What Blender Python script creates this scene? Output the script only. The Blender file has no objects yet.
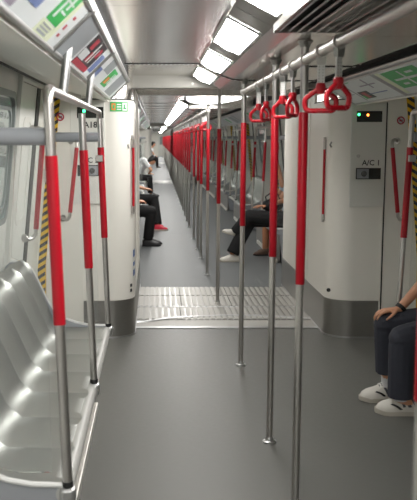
import bpy, bmesh, math, random
from mathutils import Vector, Matrix
random.seed(7)
C = bpy.context.scene.collection
SC = bpy.context.scene

# ------------------------------------------------------------------ camera, world, exposure
CAMX, CAMZ, F, PITCH = -0.59, 1.57, 860.0, math.radians(7.42)
cam = bpy.data.cameras.new('camera'); camo = bpy.data.objects.new('camera', cam); C.objects.link(camo)
camo.location = (CAMX, 0, CAMZ); camo.rotation_euler = (math.pi/2 - PITCH, 0, 0)
cam.sensor_width = 36; cam.lens = F*36/500; cam.shift_x = 52.5/500; cam.clip_end = 200; cam.clip_start = .05
cam.dof.use_dof = True; cam.dof.focus_distance = 6.2; cam.dof.aperture_fstop = 6.5
SC.camera = camo
w = bpy.data.worlds.new('tunnel_air'); SC.world = w; w.use_nodes = True
w.node_tree.nodes['Background'].inputs[0].default_value = (.9, .95, 1, 1)
w.node_tree.nodes['Background'].inputs[1].default_value = .02
SC.view_settings.view_transform = 'Standard'; SC.view_settings.look = 'None'
SC.view_settings.exposure = 0.27; SC.view_settings.gamma = 1; SC.view_settings.use_curve_mapping = False
LAMP = 33.0          # strength of the ceiling lamps

def ray(px, py):
    ct, st = math.cos(PITCH), math.sin(PITCH)
    a, b = (px-156)/F, (250-py)/F
    return Vector((a, ct + b*st, -st + b*ct))
O = Vector((CAMX, 0, CAMZ))
def atY(px, py, Y): d = ray(px, py); return O + d*(Y/d.y)
def atX(px, py, X): d = ray(px, py); return O + d*((X-CAMX)/d.x)
def atZ(px, py, Z): d = ray(px, py); return O + d*((Z-CAMZ)/d.z)

# ------------------------------------------------------------------ materials
def lin(c):
    return tuple(((x/12.92) if x <= .04045 else ((x+.055)/1.055)**2.4) for x in c)
def srgb(r, g, b): return lin((r/255, g/255, b/255))
def material(name, col, rough=.5, metal=0, var=.06, scale=8, stretch=(1,1,1), bump=0, rvar=.05, spec=.5, coat=0, emit=0):
    m = bpy.data.materials.new(name); m.use_nodes = True
    nt = m.node_tree; N, L = nt.nodes, nt.links
    b = N['Principled BSDF']
    b.inputs['Metallic'].default_value = metal; b.inputs['Specular IOR Level'].default_value = spec
    b.inputs['Coat Weight'].default_value = coat
    tc = N.new('ShaderNodeTexCoord'); mp = N.new('ShaderNodeMapping'); mp.inputs['Scale'].default_value = stretch
    L.new(tc.outputs['Object'], mp.inputs['Vector'])
    nz = N.new('ShaderNodeTexNoise'); nz.inputs['Scale'].default_value = scale; nz.inputs['Detail'].default_value = 5
    L.new(mp.outputs[0], nz.inputs['Vector'])
    cr = N.new('ShaderNodeMix'); cr.data_type = 'RGBA'
    cr.inputs[6].default_value = (*[x*(1-var) for x in col], 1); cr.inputs[7].default_value = (*[min(1, x*(1+var)) for x in col], 1)
    L.new(nz.outputs['Fac'], cr.inputs[0]); L.new(cr.outputs[2], b.inputs['Base Color'])
    mr = N.new('ShaderNodeMapRange'); mr.inputs['To Min'].default_value = max(.02, rough-rvar); mr.inputs['To Max'].default_value = min(1, rough+rvar)
    L.new(nz.outputs['Fac'], mr.inputs['Value']); L.new(mr.outputs[0], b.inputs['Roughness'])
    if bump:
        bp = N.new('ShaderNodeBump'); bp.inputs['Strength'].default_value = bump; bp.inputs['Distance'].default_value = .004
        L.new(nz.outputs['Fac'], bp.inputs['Height']); L.new(bp.outputs[0], b.inputs['Normal'])
    if emit:
        b.inputs['Emission Color'].default_value = (*col, 1); b.inputs['Emission Strength'].default_value = emit
    return m
M = {}
M['white'] = material('white_paint', srgb(232, 229, 221), .42, 0, .02, 3)
M['white_door'] = material('door_paint', srgb(226, 227, 222), .3, 0, .02, 3)
M['panel'] = material('panel_paint', srgb(222, 222, 216), .4, 0, .02, 3)
M['ceil'] = material('brushed_steel_ceiling', (.74, .72, .69), .21, 1, .06, 4, (5, .25, 5), 0, .03)
M['steel'] = material('brushed_steel', (.52, .50, .48), .32, 1, .05, 20, (8, 8, .5), 0, .04)
M['seat'] = material('seat_steel', (.37, .38, .36), .40, .9, .06, 14, (1, 4, 1), .03, .06)
M['kick'] = material('kick_plate_steel', (.36, .35, .33), .38, 1, .10, 20, (1, 1, 8), 0, .05)
M['tread'] = material('tread_metal', (.46, .45, .42), .5, .5, .10, 22, (1, 1, 1), .15, .08)
M['alu'] = material('aluminium', (.56, .56, .56), .35, 1, .04, 10)
M['lip'] = material('pale_lip_tube', srgb(176, 176, 172), .34, 0, .03, 10)
M['bright'] = material('bright_steel_strip', (.80, .78, .73), .36, .9, .05, 10)
M['grey'] = material('grey_plastic', srgb(150, 153, 158), .45, 0, .03, 10)
M['frame'] = material('window_frame_grey', srgb(132, 138, 137), .4, 0, .03, 10)
M['red'] = material('red_sleeve', srgb(172, 12, 32), .34, 0, .05, 12, spec=.4)
M['redring'] = material('red_strap_plastic', srgb(186, 14, 34), .28, 0, .05, 12)
M['strap'] = material('white_strap', srgb(222, 222, 220), .5, 0, .04, 40)
M['rubber'] = material('black_rubber', srgb(28, 28, 28), .6, 0, .1, 30)
M['dark'] = material('dark_void', srgb(16, 16, 17), .7, 0, .1, 10)
M['floor'] = material('grey_vinyl_floor', srgb(99, 99, 95), .44, 0, .12, 34, (1, 1, 1), .05, .09)
M['floorworn'] = material('grey_vinyl_floor_far', srgb(98, 101, 102), .52, 0, .07, 60, (1, 1, 1), .02, .06)
M['yellow'] = material('yellow_tape', srgb(236, 190, 30), .5, 0, .05, 20)
M['lamp'] = material('lamp_diffuser', (1, .985, .95), .5, 0, 0, 4, emit=LAMP)
M['lamp_oval'] = material('oval_diffuser', (1, .985, .95), .5, 0, 0, 4, emit=7)
M['tray'] = material('lamp_tray_paint', srgb(150, 148, 142), .5, 0, .03, 6)
M['led_green'] = material('green_led', (.05, 1, .25), .5, 0, 0, 4, emit=5)
M['led_orange'] = material('orange_led', (1, .30, .04), .5, 0, 0, 4, emit=5)
M['screen'] = material('smoked_window', srgb(44, 46, 44), .15, 0, .1, 20)
M['print_white'] = material('printed_white', srgb(214, 218, 219), .4, 0, .04, 14)
M['print_green'] = material('printed_green', srgb(40, 168, 78), .4, 0, .04, 14)
M['print_red'] = material('printed_red', srgb(176, 40, 62), .4, 0, .06, 14)
M['print_cream'] = material('printed_cream', srgb(214, 220, 190), .4, 0, .04, 14)
M['print_lilac'] = material('printed_lilac', srgb(150, 140, 158), .4, 0, .15, 9)
M['print_grey'] = material('printed_grey', srgb(150, 156, 160), .4, 0, .06, 14)
M['print_blue'] = material('printed_blue', srgb(104, 122, 170), .4, 0, .08, 14)
M['print_black'] = material('printed_black', srgb(42, 42, 46), .4, 0, .06, 14)
M['print_orange'] = material('printed_orange', srgb(226, 128, 40), .4, 0, .06, 14)
M['blue_label'] = material('blue_sticker', srgb(40, 92, 160), .4, 0, .06, 14)
M['skin'] = material('skin', srgb(206, 150, 118), .5, 0, .06, 12)
M['skin2'] = material('skin_deep', srgb(186, 128, 94), .5, 0, .06, 12)
M['denim'] = material('dark_trouser_cloth', srgb(48, 50, 60), .8, 0, .16, 40, (1, 1, 1), .3)
M['blackcloth'] = material('black_cloth', srgb(15, 15, 17), .85, 0, .16, 30, (1, 1, 1), .3)
M['whitecloth'] = material('white_cloth', srgb(214, 214, 216), .8, 0, .06, 30, (1, 1, 1), .2)
M['bluecloth'] = material('pale_blue_cloth', srgb(158, 172, 184), .8, 0, .08, 30, (1, 1, 1), .2)
M['browncloth'] = material('brown_cloth', srgb(92, 70, 58), .8, 0, .1, 30, (1, 1, 1), .2)
M['redcloth'] = material('red_cloth', srgb(170, 40, 44), .8, 0, .1, 30, (1, 1, 1), .2)
M['hair'] = material('black_hair', srgb(22, 19, 18), .45, 0, .3, 60, (1, 1, .2), .3)
M['shoe'] = material('white_shoe_leather', srgb(206, 202, 194), .5, 0, .05, 26, (1, 1, 1), .1)
M['sole'] = material('pale_shoe_sole', srgb(184, 178, 166), .6, 0, .06, 30)
M['shoe_grey'] = material('grey_shoe_stripe', srgb(62, 64, 72), .5, 0, .06, 30)
M['shoe_black'] = material('black_shoe', srgb(26, 26, 28), .5, 0, .1, 30)
M['shoe_red'] = material('red_shoe', srgb(206, 34, 62), .5, 0, .08, 30)
M['lace'] = material('white_lace', srgb(216, 214, 208), .7, 0, .05, 60)
M['eye_white'] = material('eye_white', srgb(230, 226, 220), .3, 0, .02, 10)

def glass_material(name, tint, haze):
    m = bpy.data.materials.new(name); m.use_nodes = True; N, L = m.node_tree.nodes, m.node_tree.links
    N.remove(N['Principled BSDF']); out = N['Material Output']
    tr = N.new('ShaderNodeBsdfTransparent'); tr.inputs[0].default_value = (*tint, 1)
    gl = N.new('ShaderNodeBsdfGlossy'); gl.inputs['Roughness'].default_value = .04
    df = N.new('ShaderNodeBsdfDiffuse'); df.inputs[0].default_value = (.9, .93, .92, 1)
    nz = N.new('ShaderNodeTexNoise'); nz.inputs['Scale'].default_value = 5
    mr = N.new('ShaderNodeMapRange'); mr.inputs['To Min'].default_value = haze*.7; mr.inputs['To Max'].default_value = haze*1.3
    L.new(nz.outputs['Fac'], mr.inputs['Value'])
    m1 = N.new('ShaderNodeMixShader'); L.new(mr.outputs[0], m1.inputs[0]); L.new(tr.outputs[0], m1.inputs[1]); L.new(df.outputs[0], m1.inputs[2])
    fr = N.new('ShaderNodeFresnel'); fr.inputs[0].default_value = 1.3
    m2 = N.new('ShaderNodeMixShader'); L.new(fr.outputs[0], m2.inputs[0]); L.new(m1.outputs[0], m2.inputs[1]); L.new(gl.outputs[0], m2.inputs[2])
    L.new(m2.outputs[0], out.inputs['Surface'])
    return m
M['glass'] = glass_material('clear_screen_glass', (.985, .992, .99), .03)
M['winglass'] = material('window_glass', srgb(150, 164, 161), .06, 0, .05, 3, spec=1.0, coat=.5)  # pale base colour stands in for interior reflections; outside the panes is dark

# ------------------------------------------------------------------ mesh helpers
class MB:
    def __init__(s): s.v, s.f = [], []
    def add(s, vs, fs):
        k = len(s.v); s.v += [tuple(v) for v in vs]; s.f += [tuple(i+k for i in f) for f in fs]; return s
    def box(s, lo, hi, bev=0):
        (x0,y0,z0),(x1,y1,z1) = lo, hi
        b = min(bev, abs(x1-x0)*.45, abs(y1-y0)*.45, abs(z1-z0)*.45)
        if b <= 0:
            return s.add([(x0,y0,z0),(x1,y0,z0),(x1,y1,z0),(x0,y1,z0),(x0,y0,z1),(x1,y0,z1),(x1,y1,z1),(x0,y1,z1)],
                         [(0,3,2,1),(4,5,6,7),(0,1,5,4),(1,2,6,5),(2,3,7,6),(3,0,4,7)])
        bm = bmesh.new(); bmesh.ops.create_cube(bm, size=1)
        for v in bm.verts: v.co = Vector(((x0+x1)/2+v.co.x*(x1-x0), (y0+y1)/2+v.co.y*(y1-y0), (z0+z1)/2+v.co.z*(z1-z0)))
        bmesh.ops.bevel(bm, geom=bm.edges[:], offset=b, segments=2, affect='EDGES', profile=.5)
        bm.verts.index_update(); s.add([v.co[:] for v in bm.verts], [[v.index for v in f.verts] for f in bm.faces]); bm.free(); return s
    def tube(s, pts, r, n=10, cap=True):
        pts = [Vector(p) for p in pts]; R = r if isinstance(r, (list, tuple)) else [r]*len(pts)
        k = len(s.v); ref = None
        for i, p in enumerate(pts):
            t = ((pts[min(i+1, len(pts)-1)]-p).normalized() + (p-pts[max(i-1, 0)]).normalized())
            if t.length < 1e-6: t = pts[-1]-pts[0]
            t.normalize()
            if ref is None: ref = Vector((0,0,1)) if abs(t.z) < .9 else Vector((1,0,0))
            a = (ref - t*ref.dot(t)).normalized(); b = t.cross(a); ref = a
            for j in range(n):
                q = 2*math.pi*j/n; s.v.append(tuple(p + (a*math.cos(q)+b*math.sin(q))*R[i]))
        m = len(pts)
        for i in range(m-1):
            for j in range(n):
                s.f.append((k+i*n+j, k+i*n+(j+1)%n, k+(i+1)*n+(j+1)%n, k+(i+1)*n+j))
        if cap:
            s.f.append(tuple(k+j for j in reversed(range(n)))); s.f.append(tuple(k+(m-1)*n+j for j in range(n)))
        return s
    def limb(s, a, b, ra, rb, n=12):
        a, b = Vector(a), Vector(b); d = b-a; L = d.length; t = d/L if L > 1e-6 else Vector((0,0,1))
        pts, rr = [], []
        for q in (-85,-60,-30): pts.append(a+t*ra*math.sin(math.radians(q))); rr.append(ra*math.cos(math.radians(q)))
        pts += [a, b]; rr += [ra, rb]
        for q in (30,60,85): pts.append(b+t*rb*math.sin(math.radians(q))); rr.append(rb*math.cos(math.radians(q)))
        return s.tube(pts, rr, n)
    def ball(s, c, r, n=14, m=8):
        c = Vector(c); r = Vector(r) if not isinstance(r, (int, float)) else Vector((r,r,r))
        vs = [c+Vector((0,0,r.z))]; fs = []
        for i in range(1, m):
            q = math.pi*i/m
            for j in range(n):
                p = 2*math.pi*j/n; vs.append(c+Vector((r.x*math.sin(q)*math.cos(p), r.y*math.sin(q)*math.sin(p), r.z*math.cos(q))))
        vs.append(c-Vector((0,0,r.z)))
        for j in range(n): fs.append((0, 1+j, 1+(j+1)%n)); fs.append((len(vs)-1, 1+(m-2)*n+(j+1)%n, 1+(m-2)*n+j))
        for i in range(m-2):
            for j in range(n): fs.append((1+i*n+j, 1+(i+1)*n+j, 1+(i+1)*n+(j+1)%n, 1+i*n+(j+1)%n))
        return s.add(vs, fs)
    def grid(s, rows, close=False):
        k = len(s.v); n = len(rows[0])
        for r in rows: s.v += [tuple(p) for p in r]
        for i in range(len(rows)-1):
            for j in range(n if close else n-1):
                s.f.append((k+i*n+j, k+i*n+(j+1)%n, k+(i+1)*n+(j+1)%n, k+(i+1)*n+j))
        return s
    def prism_y(s, poly, y0, y1):      # closed (x,z) polygon swept along Y
        n = len(poly); k = len(s.v)
        s.v += [(x, y0, z) for x, z in poly]+[(x, y1, z) for x, z in poly]
        s.f += [(k+i, k+(i+1)%n, k+n+(i+1)%n, k+n+i) for i in range(n)]
        s.f += [tuple(k+i for i in range(n)), tuple(k+n+i for i in reversed(range(n)))]
        return s
def slab(prof, t):                      # open (x,z) profile thickened to a closed polygon
    out = []
    for i, (x, z) in enumerate(prof):
        a = prof[max(i-1, 0)]; b = prof[min(i+1, len(prof)-1)]
        dx, dz = b[0]-a[0], b[1]-a[1]; l = math.hypot(dx, dz); out.append((x-dz/l*t, z+dx/l*t))
    return list(prof)+out[::-1]
def wloc(o):
    v = Vector((0,0,0))
    while o: v += o.location; o = o.parent
    return v
def make(name, mb, mat, parent=None, smooth=False, loc=None, local=False):
    """one mesh object; coordinates in world space unless local"""
    base = wloc(parent) if (parent and not local) else Vector((0,0,0))
    own = Vector(loc) if loc is not None else Vector((0,0,0))
    vs = [tuple(Vector(v)-base-own) for v in mb.v] if not local else mb.v
    me = bpy.data.meshes.new(name); me.from_pydata(vs, [], mb.f); me.validate()
    bm = bmesh.new(); bm.from_mesh(me); bmesh.ops.recalc_face_normals(bm, faces=bm.faces); bm.to_mesh(me); bm.free()
    me.materials.append(M[mat] if isinstance(mat, str) else mat)
    if smooth:
        for p in me.polygons: p.use_smooth = True
        me.set_sharp_from_angle(angle=math.radians(40))
    o = bpy.data.objects.new(name, me); C.objects.link(o); o.location = own
    if parent: o.parent = parent
    return o
def empty(name, loc=(0,0,0)):
    o = bpy.data.objects.new(name, None); C.objects.link(o); o.location = loc; o.empty_display_size = .1; return o
def tag(o, label, cat, group=None):
    o['label'] = label; o['category'] = cat
    if group: o['group'] = group
    return o
def struct(name, loc=(0,0,0)):
    o = empty(name, loc); o['kind'] = 'structure'; return o
KIDS = {}
def clone(o, dy, label=None, group=None, dx=0):
    def rec(a, par):
        c = a.copy(); C.objects.link(c)
        if par: c.parent = par
        for ch in CH.get(a.name, []): rec(ch, c)
        return c
    CH = {}
    for x in bpy.data.objects:
        if x.parent: CH.setdefault(x.parent.name, []).append(x)
    r = rec(o, None); r.location = (o.location.x+dx, o.location.y+dy, o.location.z)
    if label: r['label'] = label
    if group: r['group'] = group
    return r
def text(s, size, mat, parent, origin, name='lettering', squeeze=1):
    cu = bpy.data.curves.new('t', 'FONT'); cu.body = s; cu.size = size; cu.align_x = 'CENTER'; cu.align_y = 'CENTER'; cu.resolution_u = 2; cu.offset = size*.018
    o = bpy.data.objects.new('t', cu); C.objects.link(o)
    me = bpy.data.meshes.new_from_object(o.evaluated_get(bpy.context.evaluated_depsgraph_get()))
    ox, oy, oz = origin; vs = [(ox+v.co.x*squeeze, oy, oz+v.co.y) for v in me.vertices]
    fs = [tuple(p.vertices) for p in me.polygons]; comp = list(range(len(vs)))
    def root(i):
        while comp[i] != i: i = comp[i]
        return i
    for f in fs:
        for i in f[1:]: comp[root(i)] = root(f[0])
    bpy.data.objects.remove(o); bpy.data.curves.remove(cu)
    for c in sorted({root(f[0]) for f in fs}):       # every character is a mesh of its own
        ids = [i for i in range(len(vs)) if root(i) == c]; mp = {i: k for k, i in enumerate(ids)}
        mb = MB().add([vs[i] for i in ids], [tuple(mp[i] for i in f) for f in fs if root(f[0]) == c])
        make('letter', mb, mat, parent)

# ------------------------------------------------------------------ shell of the train
Y_G0, Y_G1 = 7.02, 8.95          # first gangway floor
PERIOD = 23.0                    # car length
CARS = [(-13.0, 7.02), (8.95, 30.02), (31.95, 53.02), (54.95, 76.0)]
WALL = [(1.54, 0), (1.54, .55), (1.475, 1.20), (1.395, 1.96)]       # half profile: (|x|, z)
def xwall(z):
    for (x0, z0), (x1, z1) in zip(WALL, WALL[1:]):
        if z <= z1: return x0+(x1-x0)*(z-z0)/(z1-z0)
    return WALL[-1][0]
CEIL = [(-.80, 2.063), (-.30, 2.063), (-.15, 1.985), (-.08, 1.960), (0, 1.951), (.10, 1.950), (.45, 1.950), (.49, 1.958), (.51, 1.975)]
SOFFIT = {-1: ((-.80, 2.00), (-.945, 1.862), (-1.38, 1.97)), 1: ((.68, 1.970), (.93, 1.832), (1.38, 1.965))}

for i, (y0, y1) in enumerate(CARS):
    f = struct('floor', (0, y0, 0))
    # vinyl sheets, each with its own welded joint
    n = 1 if i > 1 else (2 if i == 0 else 4)
    xs = [-1.52, 1.52]
    step = (y1-y0)/n
    make('floor_bed', MB().box((-1.56, y0, -.05), (1.56, y1, -.006)), 'rubber', f)
    for k in range(n):
        make('floor_sheet', MB().box((-1.56, y0+k*step+.001, -.006), (1.56, y0+(k+1)*step-.001, 0)), 'floor' if i == 0 else 'floorworn', f)
    for side, nm in ((-1, 'wall_left'), (1, 'wall_right')):
        wl = struct(nm, (side*1.5, y0, 0))
        prof = [(side*x, z) for x, z in WALL]
        make('wall_lining', MB().prism_y(slab(prof, .03*(1 if side < 0 else -1)), y0, y1), 'white_door', wl)
    ce = struct('ceiling', (0, y0, 2))
    make('ceiling_backing', MB().prism_y(slab([(x, z+.035) for x, z in [(-1.4, 2.06)]+CEIL[:-1]+[(1.4, 2.02)]], .02), y0+(2.3 if i else 0), y1)
         .box((-1.4, y0, 2.10), (1.4, y0+(2.3 if i else .1), 2.12)), 'dark', ce)
    prof_c = CEIL
    edges = {0: [-13.0, -11.9, -10.7, -9.5, -8.3, -7.1, -5.9, -4.7, -3.5, -2.4, -1.3, -.2, .98, 2.15, 3.32, 4.69, 5.85, 7.0]}.get(i) or [y0+2.3+k*1.17 for k in range(int((y1-y0-2.3)/1.17)+1)]+[y1]
    for a, b in zip(edges, edges[1:]):
        if b-a < .05: continue
        for part, mt, nm in ((CEIL[:2], 'ceil', 'ceiling_panel'), (CEIL[1:3], 'tray', 'lamp_tray'), (CEIL[2:], 'ceil', 'ceiling_panel')):
            make(nm, MB().prism_y(slab(part, .012), a+.002, b-.002), mt, ce)
    # perforated joint strips that run over the whole section
    for a in edges[1:-1]:
        if not (a in (5.85, 4.69, 2.15) or (i > 0 and a > 11)): continue
        JP = CEIL if a != 4.69 else [q for q in CEIL if q[0] >= .1]
        mb = MB().prism_y(slab([(x, z-.004) for x, z in JP], .003), a-(.018 if a < 6 else .006), a+(.018 if a < 6 else .006))
        make('joint_strip', mb, 'rubber', ce)
        if a < 6:
            db = MB()
            for (xa, za), (xb, zb) in zip(JP, JP[1:]):
                m = max(1, int((xb-xa)/.028))
                for q in range(m):
                    x, z = xa+(xb-xa)*(q+.5)/m, za+(zb-za)*(q+.5)/m
                    db.box((x-.007, a-.010, z-.008), (x+.007, a+.010, z-.0045))
            d = make('joint_dots', db, 'alu', ce); d['kind'] = 'stuff'
    if i > 0:
        make('ceiling_panel', MB().box((-.8, y0+.02, 2.052), (.70, y0+2.29, 2.066), .002), 'ceil', ce)
        make('ceiling_step', MB().box((-.16, y0+2.295, 1.952), (.66, y0+2.30, 2.06)), 'ceil', ce)
# end closures
e = struct('wall_rear', (0, -13, 0)); make('end_panel', MB().box((-1.55, -13.06, 0), (1.55, -13, 2.15)), 'white', e)
make('end_door', MB().box((-.4, -13, .02), (.4, -12.98, 1.85), .005), 'panel', e); make('end_window', MB().box((-.25, -12.98, 1.0), (.25, -12.97, 1.7), .004), 'winglass', e)
e = struct('wall_front', (0, 76, 0)); make('end_panel', MB().box((-1.55, 76, 0), (1.55, 76.06, 2.15)), 'white', e)
make('end_door', MB().box((-.4, 75.98, .02), (.4, 76, 1.85), .005), 'panel', e); make('end_window', MB().box((-.25, 75.97, 1.0), (.25, 75.98, 1.7), .004), 'winglass', e)

# over-door soffits with the inclined map panel carriers (setting)
def soffit(side, y0, y1):
    t = struct('trim_1' if side < 0 else 'trim_2', (side*.9, y0, 1.9))
    a, b, c = SOFFIT[side]
    make('soffit_lining', MB().prism_y(slab([b, c], -.02*side), y0, y1), 'white', t)
    make('carrier', MB().prism_y(slab([(a[0], a[1]), b], .012*-side), y0, y1), 'alu', t)
    top = (a[0]+side*.0, a[1])
    make('dark_gap', MB().prism_y([(a[0], a[1]+.002), (a[0]+side*.05, a[1]-.03), (a[0]+side*.09, a[1]+.12), (a[0]+side*.0, a[1]+.12)], y0, y1), 'dark', t)
    make('edge_rail', MB().tube([(a[0]-side*.004, y0, a[1]), (a[0]-side*.004, y1, a[1])], .011, 8), 'alu', t, True)
    make('gutter_seal', MB().tube([(c[0]-side*.022, y0, c[1]-.028), (c[0]-side*.022, y1, c[1]-.028)], .011, 8), 'rubber', t, True)
    make('edge_rail', MB().tube([(b[0], y0, b[1]), (b[0], y1, b[1])], .007, 8), 'alu', t, True)
for y0, y1 in ((-13, 6.62), (9.3, 29.6), (32.3, 52.6), (55.3, 76)):
    for s in (-1, 1): soffit(s, y0, y1)

# ------------------------------------------------------------------ gangways
def gangway(y0, first):
    dy = y0-Y_G0; y1 = y0+1.93
    g = struct('floor', (0, y0, 0))
    make('floor_bed', MB().box((-.8, y0, -.05), (.8, y1, -.004)), 'dark', g)
    def plate(xa, xb, ya, yb, z, ribs):
        p = make('tread_plate', MB().box((xa+.002, ya+.002, -.01), (xb-.002, yb-.002, z), .003), 'kick' if ribs else 'tread', g)  # ribbed plates take darker steel, painting the shade between the ribs
        if ribs:
            rb = MB(); n = int((xb-xa)/.05)
            for k in range(n):
                x = xa+.02+(xb-xa-.04)*k/max(1, n-1); rb.box((x-.017, ya+.012, z-.001), (x+.017, yb-.012, z+.006))
            r = make('tread_ribs', rb, 'tread', p, local=False); r['kind'] = 'stuff'
    plate(-.80, .80, y0, y0+.30, .004, False)
    plate(-.80, -.37, y0+.31, y0+.86, .006, True); plate(-.37, .80, y0+.31, y0+.86, .006, True)
    for a, b in ((-.80, -.35), (-.35, .12), (.12, .80)): plate(a, b, y0+.88, y0+1.42, .008, True)
    for a, b in ((-.80, -.35), (-.35, .12), (.12, .80)): plate(a, b, y0+1.43, y1, .008, True)
    make('front_edge_strip', MB().box((-.78, y0-.02, 0), (.78, y0+.04, .008), .003), 'alu', g)
    make('rear_edge_strip', MB().box((-.78, y0+.865, 0), (.78, y0+.885, .012), .003), 'alu', g)
    pts = [(-.77, y0+.22, .012), (-.66, y0+.24, .013), (-.52, y0+.33, .013), (-.36, y0+.40, .014), (-.2, y0+.43, .014), (0, y0+.47, .014), (.3, y0+.47, .014), (.6, y0+.40, .013), (.77, y0+.34, .012)]
    mb = MB().grid([[(x, y-.028, .004) for x, y, z in pts], [(x, y-.02, z) for x, y, z in pts], [(x, y+.02, z) for x, y, z in pts], [(x, y+.028, .004) for x, y, z in pts]])
    make('curved_joint_strip', mb, 'alu', g, True)
    for s, nm in ((-1, 'wall_left'), (1, 'wall_right')):
        wl = struct(nm, (s*.8, y0, 0))
        xs = sorted((s*.765, s*.83))
        make('gangway_lining', MB().box((xs[0], y0+.42, .3), (xs[1], y1-.42, 1.98)), 'white', wl)
        make('kick_plate', MB().box((xs[0]-.004, y0+.42, 0), (xs[1]+.004, y1-.42, .298)), 'kick', wl)
        mb = MB()
        for k in range(5): mb.box((min(s*.76, s*.78), y0+.6+k*.16, .32), (max(s*.76, s*.78), y0+.62+k*.16, 1.95))
        make('bellows_rib', mb, 'white', wl)['kind'] = 'stuff'
    c = struct('ceiling', (0, y0, 2))
    make('ceiling_backing', MB().box((-1.45, y0-.05, 2.10), (1.45, y1+.05, 2.13)), 'dark', c)
    make('ceiling_panel', MB().box((-.82, y0+.05, 2.05), (.82, y0+.95, 2.07), .003), 'ceil', c)
    make('ceiling_panel', MB().box((-.82, y0+.97, 2.05), (.82, y1-.05, 2.07), .003), 'ceil', c)
    hb = make('header_beam', MB().box((-.80, y0-.06, 1.965), (.80, y0+.06, 2.11), .006), 'tray', c)
    for x in (-.6, -.3, .35, .65): make('screw', MB().tube([(x, y0-.06, 2.0), (x, y0-.066, 2.0)], .008, 8), 'kick', hb)
    make('header_beam', MB().box((-.80, y1-.06, 2.0), (.80, y1+.06, 2.11), .006), 'ceil', c)
gangway(7.02, True); gangway(30.02, False); gangway(53.02, False)

# equipment cabinets that flank the gangway
R_C = .20; YF = 6.66; XI = .765
def cab_section(s, far=False):
    """(x,y) outline from the outer end of the front face round the corner to the inner end"""
    pts = [(1.50, YF)]; ox = .965
    pts.append((ox, YF))
    for k in range(1, 9):
        q = math.radians(90*k/8); pts.append((XI+R_C-R_C*math.sin(q), YF+R_C-R_C*math.cos(q)))
    pts.append((XI, 7.44))
    return [(s*x, y) for x, y in pts]
def cab_offset(sec, d, s):
    out = []
    for i, (x, y) in enumerate(sec):
        a, b = sec[max(i-1, 0)], sec[min(i+1, len(sec)-1)]
        tx, ty = b[0]-a[0], b[1]-a[1]; l = math.hypot(tx, ty); nx, ny = (ty/l, -tx/l)
        if s > 0: nx, ny = ty/l, -tx/l
        else: nx, ny = -ty/l, tx/l
        # outward = towards the camera / the aisle
        if ny > 0 and nx*s > 0: nx, ny = -nx, -ny
        if abs(ny) < 1e-6 and nx*s > 0: nx = -nx
        if ny > 1e-6: nx, ny = -nx, -ny
        out.append((x+nx*d, y+ny*d))
    return out
def cab_shell(s, z0, z1, d=0):
    sec = cab_offset(cab_section(s), d, s); back = [(s*1.50, 7.44)]
    poly = sec+back; n = len(poly); mb = MB()
    mb.v = [(x, y, z0) for x, y in poly]+[(x, y, z1) for x, y in poly]
    mb.f = [(i, (i+1) % n, n+(i+1) % n, n+i) for i in range(n)]+[tuple(range(n)), tuple(range(2*n-1, n-1, -1))]
    return mb
def cab_at(s, px):                     # point on the flat or curved face seen at a pixel column: returns (x,y)
    sec = cab_section(s); best = None
    for i in range(len(sec)-1):
        for k in range(40):
            t = k/40; x = sec[i][0]*(1-t)+sec[i+1][0]*t; y = sec[i][1]*(1-t)+sec[i+1][1]*t
            zc = y*math.cos(PITCH)-(1.2-CAMZ)*math.sin(PITCH); u = 156+F*(x-CAMX)/zc
            if best is None or abs(u-px) < best[0]: best = (abs(u-px), x, y)
    return best[1], best[2]
def decal(s, px0, py0, px1, py1, mat, parent, name, d=.003, n=6):
    rows = []; cols = []
    for k in range(n+1): cols.append(cab_at(s, px0+(px1-px0)*k/n))
    za, zb = atY(px0, py0, cols[0][1]).z, atY(px0, py1, cols[0][1]).z
    top, bot = [], []
    for i, (x, y) in enumerate(cols):
        a, b = cols[max(0, i-1)], cols[min(n, i+1)]; tx, ty = b[0]-a[0], b[1]-a[1]; l = math.hypot(tx, ty) or 1
        nx, ny = ty/l, -tx/l
        if ny > 0: nx, ny = -nx, -ny
        top.append((x+nx*d, y+ny*d, za)); bot.append((x+nx*d, y+ny*d, zb))
    ti = [(x, y+d*.9, z) for x, y, z in top]; bi = [(x, y+d*.9, z) for x, y, z in bot]
    mb = MB().grid([ti, top, bot, bi])
    return make(name, mb, mat, parent)
def quadY(px0, py0, px1, py1, y=None, t=.004):
    y = YF if y is None else y
    a, b = atY(px0, py0, y), atY(px1, py1, y)
    return (min(a.x, b.x), y-t, min(a.z, b.z)), (max(a.x, b.x), y, max(a.z, b.z))

def cabinet(s):
    r = empty('equipment_cabinet', (s*1.1, YF+.3, 0))
    make('body', cab_shell(s, .30, 1.862), 'white', r, True)
    make('kick_plate', cab_shell(s, .012, .298, .004), 'kick', r, True)
    make('floor_trim', cab_shell(s, 0, .012, .010), 'alu', r, True)
    make('top_fascia', cab_shell(s, 1.866, 2.10, -.012), 'ceil', r, True)
    make('top_seal', cab_shell(s, 1.86, 1.868, .003), 'rubber', r, True)
    return r
cr = cabinet(1); tag(cr, 'white rounded equipment cabinet with A/C 1 control panel, beside the gangway', 'cabinet')
pan = make('access_panel', MB().box(*quadY(351.5, 103.5, 385, 207, t=.012), .004), 'panel', cr)
make('indicator_window', MB().box(*quadY(357, 111, 382, 122, YF-.012), .002), 'screen', pan)
make('control_window', MB().box(*quadY(356, 168, 380.5, 179.2, YF-.012), .002), 'screen', pan)
make('control_plate', MB().box(*quadY(357, 169, 368.5, 178.4, YF-.016, .002), 0), 'grey', pan)
make('key_lock', MB().tube([atY(364, 173.8, YF-.018), atY(364, 173.8, YF-.026)], .022, 14), 'screen', pan, True)
make('green_indicator', MB().ball(atY(359, 114.5, YF-.017), .010), 'led_green', pan, True)
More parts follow.
